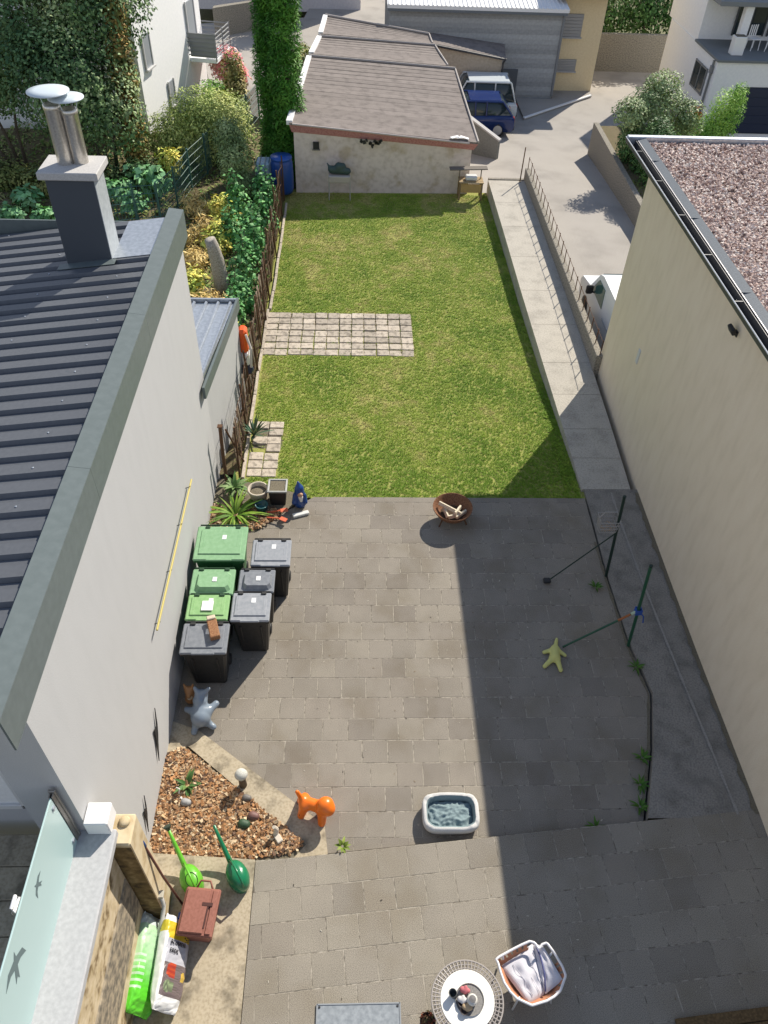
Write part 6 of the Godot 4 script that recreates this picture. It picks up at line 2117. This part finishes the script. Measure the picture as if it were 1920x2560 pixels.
func build_table_and_chair() -> void:
	var s: SurfaceTool
	var c := Vector3(1.385, .15, -2.42)
	var t := thing("round_table", "round garden table with a white top inside a grey wire mesh rim", "table", c)
	var wm := flat(lin(.33, .3, .28), .5)
	s = st_new()
	lathe(s, [Vector2(0, .585), Vector2(.322, .585), Vector2(.327, .593), Vector2(.322, .6), Vector2(0, .6)], 48)
	part("top", s, flat(lin(.82, .81, .77), .6), t)
	s = st_new()
	for r in [.345, .385, .43]:
		var pts := []
		for i in 48:
			pts.append(Vector3(cos(TAU * i / 48) * r, .585, sin(TAU * i / 48) * r))
		tube(s, pts, .007 if r < .42 else .011, 6, -1.0, true)
	part("hoop", s, wm, t)
	s = st_new()
	for i in 56:
		var a := TAU * i / 56.0
		var d := Vector3(cos(a), 0, sin(a))
		tube(s, [d * .33 + Vector3(0, .588, 0), d * .43 + Vector3(0, .588, 0)], .0075, 5)
		tube(s, [d * .43 + Vector3(0, .585, 0), d * .36 + Vector3(0, .25, 0)], .004, 4)
	part("spoke", s, wm, t)
	for i in 3:
		s = st_new()
		var a := TAU * i / 3.0 + .5
		tube(s, [Vector3(cos(a), 0, sin(a)) * .34 + Vector3(0, .58, 0), Vector3(cos(a), 0, sin(a)) * .2 + Vector3(0, .3, 0), Vector3(cos(a), 0, sin(a)) * .36], .014, 8)
		part("leg", s, wm, t)
	var y := c.y + .6
	var o := thing("tray", "round grey tray in the middle of the white table top", "tray", Vector3(1.41, y, -2.42))
	s = st_new()
	lathe(s, [Vector2(0, .002), Vector2(.165, .002), Vector2(.175, .02), Vector2(.168, .02), Vector2(.16, .008), Vector2(0, .008)], 32)
	part("dish", s, grain([lin(.17, .165, .16), lin(.28, .27, .26)], .2, 9, 731, .7), o)
	o = thing("candle_jar", "white jar with a grey disc lid on the table tray", "jar", Vector3(1.43, y + .01, -2.4))
	s = st_new(true)
	lathe(s, [Vector2(0, 0), Vector2(.055, 0), Vector2(.065, .06), Vector2(.06, .11), Vector2(0, .11)], 22)
	part("jar", s, flat(lin(.62, .6, .56), .4), o)
	s = st_new()
	lathe(s, [Vector2(0, .11), Vector2(.04, .11), Vector2(.042, .118), Vector2(0, .122)], 20)
	part("lid", s, flat(lin(.13, .125, .125), .5), o)
	o = thing("dark_cup", "dark grey tipped cup at the left edge of the table tray", "cup", Vector3(1.23, y, -2.47))
	s = st_new(true)
	lathe(s, [Vector2(0, 0), Vector2(.04, 0), Vector2(.05, .12), Vector2(.045, .12), Vector2(.035, .02), Vector2(0, .02)], 18, Transform3D(Basis(Vector3.BACK, .25), Vector3.ZERO))
	part("cup", s, flat(lin(.06, .065, .065), .5), o)
	for q in [[1.36, -2.52, lin(.5, .14, .16), "pink folded napkin on the table tray"], [1.37, -2.34, lin(.45, .33, .2), "tan pastry on the table tray"], [1.32, -2.42, lin(.6, .58, .57), "white crumpled paper on the table tray"]]:
		solo("table_item", blob([[Vector3(-.03, .03, 0), Vector3(.035, .035, .015), .035, .028], [Vector3(0, .03, .03), Vector3(.01, .055, -.02), .025, .02]], .015, .01), flat(q[2], .8), q[3], "tableware", Vector3(q[0], y + .012, q[1]))
	for q in [[1.33, -2.3, "dark bowl with a red rim at the front of the table tray"], [1.31, -2.38, "small black dish in the table tray"]]:
		o = thing("small_bowl", q[2], "bowl", Vector3(q[0], y + .01, q[1]))
		s = st_new(true)
		lathe(s, [Vector2(0, 0), Vector2(.03, 0), Vector2(.05, .04), Vector2(.046, .04), Vector2(.028, .008), Vector2(0, .008)], 18)
		part("bowl", s, flat(lin(.035, .025, .025), .4), o)
	# flower pot half hidden left of the table
	o = thing("flower_pot", "small dark pot with orange and dark red flowers left of the round table", "pot", Vector3(.93, .15, -2.3))
	s = st_new(true)
	lathe(s, [Vector2(0, 0), Vector2(.07, 0), Vector2(.1, .16), Vector2(.09, .16), Vector2(.08, .12), Vector2(0, .12)], 16)
	part("pot", s, flat(lin(.03, .025, .025), .6), o)
	crown("flowers", o, [[Vector3(0, .2, 0), Vector3(.1, .08, .1)]], 160, .03, [Color(.03, .04, .015), Color(.06, .02, .015), Color(.35, .08, .02)], -.1, .5, 1.5)
	# lounge chair
	var ch := thing("lounge_chair", "white tubular garden chair with a pale buttoned cushion and terracotta seat", "chair", Vector3(2.22, .15, -2.7))
	var wf := flat(lin(.74, .73, .75), .35)
	var rimxz := [Vector2(-.43, -.16), Vector2(-.41, -.12), Vector2(-.36, .1), Vector2(-.23, .27), Vector2(-.06, .345), Vector2(.13, .3), Vector2(.31, .2), Vector2(.405, .04), Vector2(.38, -.06), Vector2(.3, -.22), Vector2(.23, -.325), Vector2(.17, -.31), Vector2(.12, -.26), Vector2(.08, -.33), Vector2(.02, -.35), Vector2(-.2, -.27), Vector2(-.38, -.19)]
	var ring := []
	for p in rimxz:
		var back: float = clampf((p.x * .7 - p.y * .7) / .5, 0.0, 1.0)
		ring.append(Vector3(p.x, .57 + .05 * back, p.y))
	# smooth the ring
	var cv := Curve3D.new()
	for i in ring.size() + 1:
		var p: Vector3 = ring[i % ring.size()]
		var d: Vector3 = (ring[(i + 1) % ring.size()] - ring[(i + ring.size() - 1) % ring.size()]) * .17
		cv.add_point(p, -d, d)
	var pts := []
	var len_ := cv.get_baked_length()
	for i in 90:
		pts.append(cv.sample_baked(len_ * i / 90.0))
	s = st_new(true)
	tube(s, pts, .016, 8, -1.0, true)
	part("frame", s, wf, ch)
	for q in [[-.34, -.2, 1], [.28, -.22, 1], [.3, .2, 1], [-.2, .26, 1]]:
		s = st_new(true)
		tube(s, [Vector3(q[0], .57, q[1]), Vector3(q[0] * .85, .3, q[1] * .85), Vector3(q[0] * 1.0, .0, q[1] * 1.0)], .013, 8)
		part("leg", s, wf, ch)
	# woven shell in terracotta
	s = st_new()
	var shell := func(f: float, k: int) -> Vector3:
		var p: Vector3 = pts[k % 90]
		return Vector3(p.x * f, lerpf(.28, p.y - .02, pow(f, 3.0)), p.z * f)
	var fs := [.0, .55, .8, .9, .97]
	for i in 4:
		for k in 90:
			if k > 52 and k < 72 and i > 1:
				continue
			if i == 3 and k % 3 == 0:
				continue
			quad(s, shell.call(fs[i], k), shell.call(fs[i], k + 1), shell.call(fs[i + 1], k + 1), shell.call(fs[i + 1], k))
	part("seat_shell", s, grain([lin(.4, .17, .09), lin(.56, .28, .17)], .15, 16, 741, .85), ch)
	# cushion in two fields
	var cm := grain([lin(.52, .51, .56), lin(.62, .61, .66), lin(.68, .67, .71)], .2, 30, 742, .95, .2)
	var pad := func(a: Vector3, b: Vector3, d: Vector3, e: Vector3, puff: float) -> SurfaceTool:
		var q := st_new(true)
		var n := 22
		var nrm: Vector3 = (b - a).cross(e - a).normalized()
		if nrm.y < 0:
			nrm = -nrm
		var at := func(u: float, v: float, up: float) -> Vector3:
			var base := a.lerp(b, u).lerp(e.lerp(d, u), v)
			var edge := pow(16.0 * u * (1 - u) * v * (1 - v), .35)
			var tuft_ := 0.0
			for w in [[.3, .33], [.3, .7], [.7, .33], [.7, .7]]:
				tuft_ += exp(-(pow(u - w[0], 2.0) + pow(v - w[1], 2.0)) * 90.0)
			return base + nrm * up * puff * (edge - .55 * tuft_)
		for i in n:
			for j in n:
				var u0 := float(i) / n
				var u1 := float(i + 1) / n
				var v0 := float(j) / n
				var v1 := float(j + 1) / n
				quad(q, at.call(u0, v0, 1.0), at.call(u0, v1, 1.0), at.call(u1, v1, 1.0), at.call(u1, v0, 1.0))
				quad(q, at.call(u0, v0, -.3), at.call(u1, v0, -.3), at.call(u1, v1, -.3), at.call(u0, v1, -.3))
		return q
	part("seat_cushion", pad.call(Vector3(-.37, .4, -.13), Vector3(.1, .42, -.38), Vector3(.15, .4, .19), Vector3(-.06, .4, .31), .075), cm, ch)
	part("back_cushion", pad.call(Vector3(.1, .44, -.37), Vector3(.19, .56, -.3), Vector3(.38, .52, .07), Vector3(.15, .42, .2), .05), cm, ch)
	s = st_new(true)
	tube(s, [Vector3(.11, .5, -.33), Vector3(.145, .52, -.18), Vector3(.165, .51, .0), Vector3(.15, .47, .18)], .011, 7)
	part("blue_piping", s, flat(lin(.08, .09, .22), .8), ch)
	for i in 5:
		s = st_new(true)
		var x := -.3 + .09 * i
		tube(s, [Vector3(x, .465, -.1 - .045 * i + .02), Vector3(x + .14, .475, .1 - .02 * i), Vector3(x + .2, .462, .25 - .03 * i)], .0035, 5)
		part("stitching", s, flat(lin(.4, .4, .47), .9), ch)

# ---------------------------------------------------------------- wall of the neighbouring terrace
func build_near_wall() -> void:
	var s: SurfaceTool
	var w := thing("terrace_wall", "cream rendered wall with mossy stains and a grey coping below the frosted glass", "wall", Vector3(-2.8, 0, -2.6))
	var o := -w.position
	var cw := grain([lin(.5, .4, .25), lin(.58, .48, .33), lin(.63, .53, .38)], 3.2, 18, 801, .95, .2)
	stain(cw, [Color(.6, .56, .5), Color(.93, .92, .9), g1(1.0), g1(1.0)], 2.1, 6, 802)
	s = st_new()
	bev(s, Vector3(-2.86, 1.3, -2.0), Vector3(.32, 2.74, 3.06), .01)
	part("wall", s, cw, w, o)
	s = st_new()
	extrude(s, [Vector2(-2.7, .9), Vector2(-2.685, .93), Vector2(-2.675, 1.05), Vector2(-2.68, 1.7), Vector2(-2.685, 1.78), Vector2(-2.7, 1.8)], 3.0, Transform3D(Basis(), Vector3(0, 0, -3.5)))
	part("stained_ledge", s, grain([lin(.14, .125, .1), lin(.27, .23, .175), lin(.42, .35, .25)], 2.2, 16, 803, .97, .15), w, o)
	s = st_new()
	bev(s, Vector3(-2.83, 2.73, -2.03), Vector3(.42, .12, 3.3), .015)
	part("coping", s, grain([lin(.38, .385, .4), lin(.46, .465, .48)], 1.1, 14, 804, .9, .05), w, o)
	var p := thing("stone_pier", "narrow cream stone pier with brown moss at the house corner", "pier", Vector3(-2.6, 0, -3.72))
	s = st_new()
	bev(s, Vector3(.0, 1.33, .0), Vector3(.26, 2.7, .36), .02)
	var pm := grain([lin(.44, .34, .2), lin(.57, .47, .31), lin(.62, .53, .37)], 2.9, 9, 805, .95, .08)
	part("shaft", s, pm, p)
	s = st_new(true)
	lathe(s, [Vector2(0, 2.66), Vector2(.06, 2.66), Vector2(.065, 2.7), Vector2(.05, 2.72), Vector2(0, 2.725)], 16, Transform3D(Basis(), Vector3(.02, 0, -.08)))
	part("cap", s, pm, p)
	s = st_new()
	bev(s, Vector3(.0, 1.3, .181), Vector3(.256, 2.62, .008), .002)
	part("shaded_moss_face", s, grain([lin(.07, .05, .03), lin(.17, .115, .05), lin(.3, .22, .11)], 1.3, 5, 806, .97, .1), p)  # dark moss panel; the shade of this face is put into its brown too
	s = st_new()
	bev(s, Vector3(0, .13, 0), Vector3(.26, .26, .25), .012)
	solo("white_box", s, flat(lin(.8, .8, .81), .5), "bright white square box on the grey coping by the house corner", "box", Vector3(-2.79, 2.79, -3.74))
	# frosted glass balustrade
	var g := thing("glass_balustrade", "frosted pale aqua glass balustrade with bird silhouettes on the grey coping", "balustrade", Vector3(-3.03, 2.7, -2.3))
	o = -g.position
	var gm := flat(lin(.46, .62, .62, .9), .3)
	gm.transparency = BaseMaterial3D.TRANSPARENCY_ALPHA
	s = st_new()
	bev(s, Vector3(-3.03, 3.3, -1.9), Vector3(.018, 1.08, 3.3), .004)
	part("pane", s, gm, g, o)
	s = st_new()
	for x in [-.02, .012]:
		bev(s, Vector3(-3.03 + x, 3.3, -3.58), Vector3(.012, 1.08, .05), .003)
	bev(s, Vector3(-3.034, 3.3, -3.62), Vector3(.07, 1.12, .03), .006)
	part("wall_profile", s, flat(lin(.3, .28, .25), .4, .5), g, o)
	for q in [[3.72, -3.5], [2.92, -3.5]]:
		s = st_new()
		bev(s, Vector3(-3.03, q[0], q[1]), Vector3(.05, .06, .05), .008)
		part("clamp", s, M.zinc, g, o)
	s = st_new(true)
	tube(s, [Vector3(-3.07, 3.82, -2.62), Vector3(-3.07, 3.9, -2.6), Vector3(-3.07, 3.9, -2.5), Vector3(-3.07, 3.82, -2.48)], .02, 8, -1.0, true)
	part("white_ring", s, flat(lin(.8, .8, .8), .4), g, o)
	var bird := func(at: Vector3, k: float, turn: float) -> void:
		var q := st_new()
		var poly := [Vector2(.0, .13), Vector2(.02, .07), Vector2(.12, .05), Vector2(.17, -.03), Vector2(.08, .0), Vector2(.025, -.01), Vector2(.03, -.13), Vector2(.0, -.09), Vector2(-.03, -.13), Vector2(-.025, -.01), Vector2(-.09, .0), Vector2(-.18, -.05), Vector2(-.12, .05), Vector2(-.02, .07)]
		var sc := []
		for v in poly:
			sc.append(v.rotated(turn) * k)
		extrude(q, sc, .002, Transform3D(Basis(Vector3(0, 0, -1), Vector3.UP, Vector3(1, 0, 0)), Vector3(-3.0205, 0, 0) + Vector3(0, at.y, at.z)))
		part("bird_silhouette", q, flat(lin(.12, .17, .18), .6), g, o)
	bird.call(Vector3(0, 3.56, -2.82), .7, .5)
	bird.call(Vector3(0, 3.55, -2.12), 1.25, -.5)
	# terrace behind the glass
	var f := struct_node("neighbour_terrace")
	for i in 8:
		s = st_new()
		bev(s, Vector3(-6.1, 2.38, -3.6 + .36 * i), Vector3(5.9, .1, .352), .008)
		part("floor_slab", s, tone(M.apron, g1(rnd(.85, 1.0))), f)

# ---------------------------------------------------------------- vehicles
func make_car(label: String, at: Vector3, turn: float, paint: Material, l: float, h: float, wagon: bool) -> void:
	# nose towards local -x, tail at +x; origin on the road in the middle
	var t := thing("parked_car", label, "car", at, "cars parked behind the garages")
	t.rotation.y = turn
	var hw := .84
	var side := func(poly: Array, half: float, tuck: float) -> SurfaceTool:
		# body from a side outline, its upper corners drawn in by tuck
		var q := st_new(true)
		var n := poly.size()
		var pv := PackedVector2Array(poly)
		for sg in [-1.0, 1.0]:
			var tr := Geometry2D.triangulate_polygon(pv)
			for i in range(0, tr.size(), 3):
				var v := []
				for k in 3:
					var p: Vector2 = pv[tr[i + k]]
					v.append(Vector3(p.x, p.y, sg * (half - tuck * clampf((p.y - .75) / .6, 0.0, 1.0))))
				var nn: Vector3 = (v[1] - v[0]).cross(v[2] - v[0])
				if nn.z * sg < 0:
					v.reverse()
				tri(q, v[0], v[1], v[2])
		for i in n:
			var a: Vector2 = pv[i]
			var b: Vector2 = pv[(i + 1) % n]
			var ha := half - tuck * clampf((a.y - .75) / .6, 0.0, 1.0)
			var hb := half - tuck * clampf((b.y - .75) / .6, 0.0, 1.0)
			quad(q, Vector3(a.x, a.y, -ha), Vector3(a.x, a.y, ha), Vector3(b.x, b.y, hb), Vector3(b.x, b.y, -hb))
		return q
	var e := l * .5
	var body := [Vector2(-e, .28), Vector2(-e - .02, .55), Vector2(-e + .1, .72), Vector2(-e + .75, .86), Vector2(e - .12, .92), Vector2(e, .8), Vector2(e + .02, .45), Vector2(e - .05, .26), Vector2(e - .45, .24), Vector2(e - .5, .45), Vector2(e - .68, .58), Vector2(e - .86, .45), Vector2(e - .92, .22), Vector2(-e + .95, .22), Vector2(-e + .9, .45), Vector2(-e + .72, .58), Vector2(-e + .52, .45), Vector2(-e + .46, .24)]
	part("body", side.call(body, hw, .0), paint, t)
	var tail := .12 if wagon else .3
	var roof := [Vector2(-e + .72, .85), Vector2(-e + 1.2, h - .05), Vector2(-e + 1.5, h), Vector2(e - tail - .45, h - .01), Vector2(e - tail - .15, h - .1), Vector2(e - .06, .9)]
	part("cabin_glass", side.call(roof, hw - .02, .15), M.glass, t)
	var s := st_new()
	bev(s, Vector3((-e + 1.35 + e - tail - .3) * .5, h + .005, 0), Vector3(l - 1.35 - tail - .3, .035, 1.3), .014)
	for sg in [-1.0, 1.0]:
		for q in [[-e + .74, .86, -e + 1.22, h - .02], [-e + 1.62, .88, -e + 1.6, h - .01], [e - tail - .95, .88, e - tail - .95, h - .01], [e - .1, .9, e - tail - .25, h - .03]]:
			tube(s, [Vector3(q[0], q[1], sg * (hw - .01)), Vector3(q[2], q[3], sg * (hw - .15))], .035, 6)
		tube(s, [Vector3(-e + 1.2, h - .02, sg * (hw - .16)), Vector3(e - tail - .25, h - .03, sg * (hw - .16))], .04, 6)
	part("roof", s, paint, t)
	for sg in [-1.0, 1.0]:
		for x in [-e + .7, e - .69]:
			s = st_new(true)
			lathe(s, [Vector2(0, -.09), Vector2(.22, -.09), Vector2(.3, -.08), Vector2(.31, -.04), Vector2(.31, .06), Vector2(.28, .09), Vector2(0, .09)], 20, Transform3D(Basis(Vector3.RIGHT, PI / 2), Vector3(x, .31, sg * (hw - .1))))
			var wh := part("wheel", s, M.black, t)
			s = st_new()
			lathe(s, [Vector2(0, -.1), Vector2(.19, -.1), Vector2(.2, .1), Vector2(0, .1)], 16, Transform3D(Basis(Vector3.RIGHT, PI / 2), Vector3(x, .31, sg * (hw - .1))))
			part("rim", s, flat(lin(.35, .36, .38), .35, .5), wh)
		s = st_new()
		bev(s, Vector3(e - .03, .72, sg * (hw - .16)), Vector3(.1, .22, .24), .02)
		part("tail_light", s, flat(lin(.4, .02, .015), .25), t)
		s = st_new()
		bev(s, Vector3(-e + .02, .6, sg * (hw - .2)), Vector3(.1, .14, .3), .03)
		part("headlight", s, flat(lin(.6, .62, .64), .15), t)
		s = st_new()
		bev(s, Vector3(-e + 1.25, .93, sg * (hw + .08)), Vector3(.1, .12, .17), .03)
		part("mirror", s, M.black, t)
	s = st_new()
	bev(s, Vector3(e + .0, .4, 0), Vector3(.1, .2, 1.6), .03)
	bev(s, Vector3(-e - .0, .4, 0), Vector3(.1, .2, 1.6), .03)
	part("bumper", s, M.black, t)

func build_vehicles() -> void:
	make_car("dark blue hatchback seen from its side, nearer of two cars behind the garage", Vector3(5.25, -1.2, -36.88), .0, flat(lin(.012, .03, .13), .18), 3.35, 1.45, false)
	make_car("silver white estate car, farther of two cars behind the garage", Vector3(5.5, -1.22, -38.65), .0, flat(lin(.55, .6, .63), .2), 3.6, 1.72, true)
	# white van beside the wall, nose away
	var v := thing("white_van", "white panel van behind the cream house corner, its black mirror towards the fence", "van", Vector3(7.5, -.47, -17.9))
	var white := flat(lin(.74, .77, .8), .3)
	var s := st_new()
	var prof := [Vector2(-2.9, .3), Vector2(-2.95, .75), Vector2(-2.8, .92), Vector2(-1.95, 1.08), Vector2(-1.3, 1.75), Vector2(-1.0, 1.85), Vector2(2.3, 1.88), Vector2(2.4, 1.7), Vector2(2.4, .3)]
	extrude(s, prof, 1.76, Transform3D(Basis(Vector3(0, 0, 1), Vector3(0, 1, 0), Vector3(-1, 0, 0)), Vector3(.88, 0, 0)))
	part("body", s, white, v)
	s = st_new()
	extrude(s, [Vector2(-1.93, 1.12), Vector2(-1.3, 1.74), Vector2(-1.27, 1.72), Vector2(-1.88, 1.1)], 1.6, Transform3D(Basis(Vector3(0, 0, 1), Vector3(0, 1, 0), Vector3(-1, 0, 0)), Vector3(.8, .02, -.03)))
	part("windscreen", s, flat(lin(.05, .09, .09), .06), v)
	for sg in [-1.0, 1.0]:
		s = st_new()
		extrude(s, [Vector2(-1.72, 1.12), Vector2(-1.25, 1.62), Vector2(-.65, 1.64), Vector2(-.62, 1.1)], .02, Transform3D(Basis(Vector3(0, 0, 1), Vector3(0, 1, 0), Vector3(-1, 0, 0)), Vector3(.01 + sg * .885, 0, 0)))
		part("side_window", s, flat(lin(.06, .13, .12), .06), v)
		s = st_new()
		bev(s, Vector3(sg * 1.03, 1.2, -1.5), Vector3(.2, .26, .12), .04)
		tube(s, [Vector3(sg * .86, 1.1, -1.5), Vector3(sg * 1.0, 1.15, -1.5)], .025, 6)
		part("mirror", s, M.black, v)
		for z in [-2.1, 1.5]:
			s = st_new(true)
			lathe(s, [Vector2(0, -.1), Vector2(.24, -.1), Vector2(.32, -.07), Vector2(.32, .07), Vector2(.24, .1), Vector2(0, .1)], 20, Transform3D(Basis(Vector3.BACK, PI / 2), Vector3(sg * .82, .32, z)))
			part("wheel", s, M.black, v)
		s = st_new()
		bev(s, Vector3(sg * .89, .95, .9), Vector3(.02, .04, 2.6), .008)
		part("side_strip", s, flat(lin(.3, .32, .34), .5), v)
	s = st_new()
	tube(s, [Vector3(-.5, 1.14, -1.93), Vector3(.1, 1.3, -1.78)], .015, 5)
	tube(s, [Vector3(.2, 1.14, -1.93), Vector3(.75, 1.28, -1.8)], .015, 5)
	part("wiper", s, M.black, v)
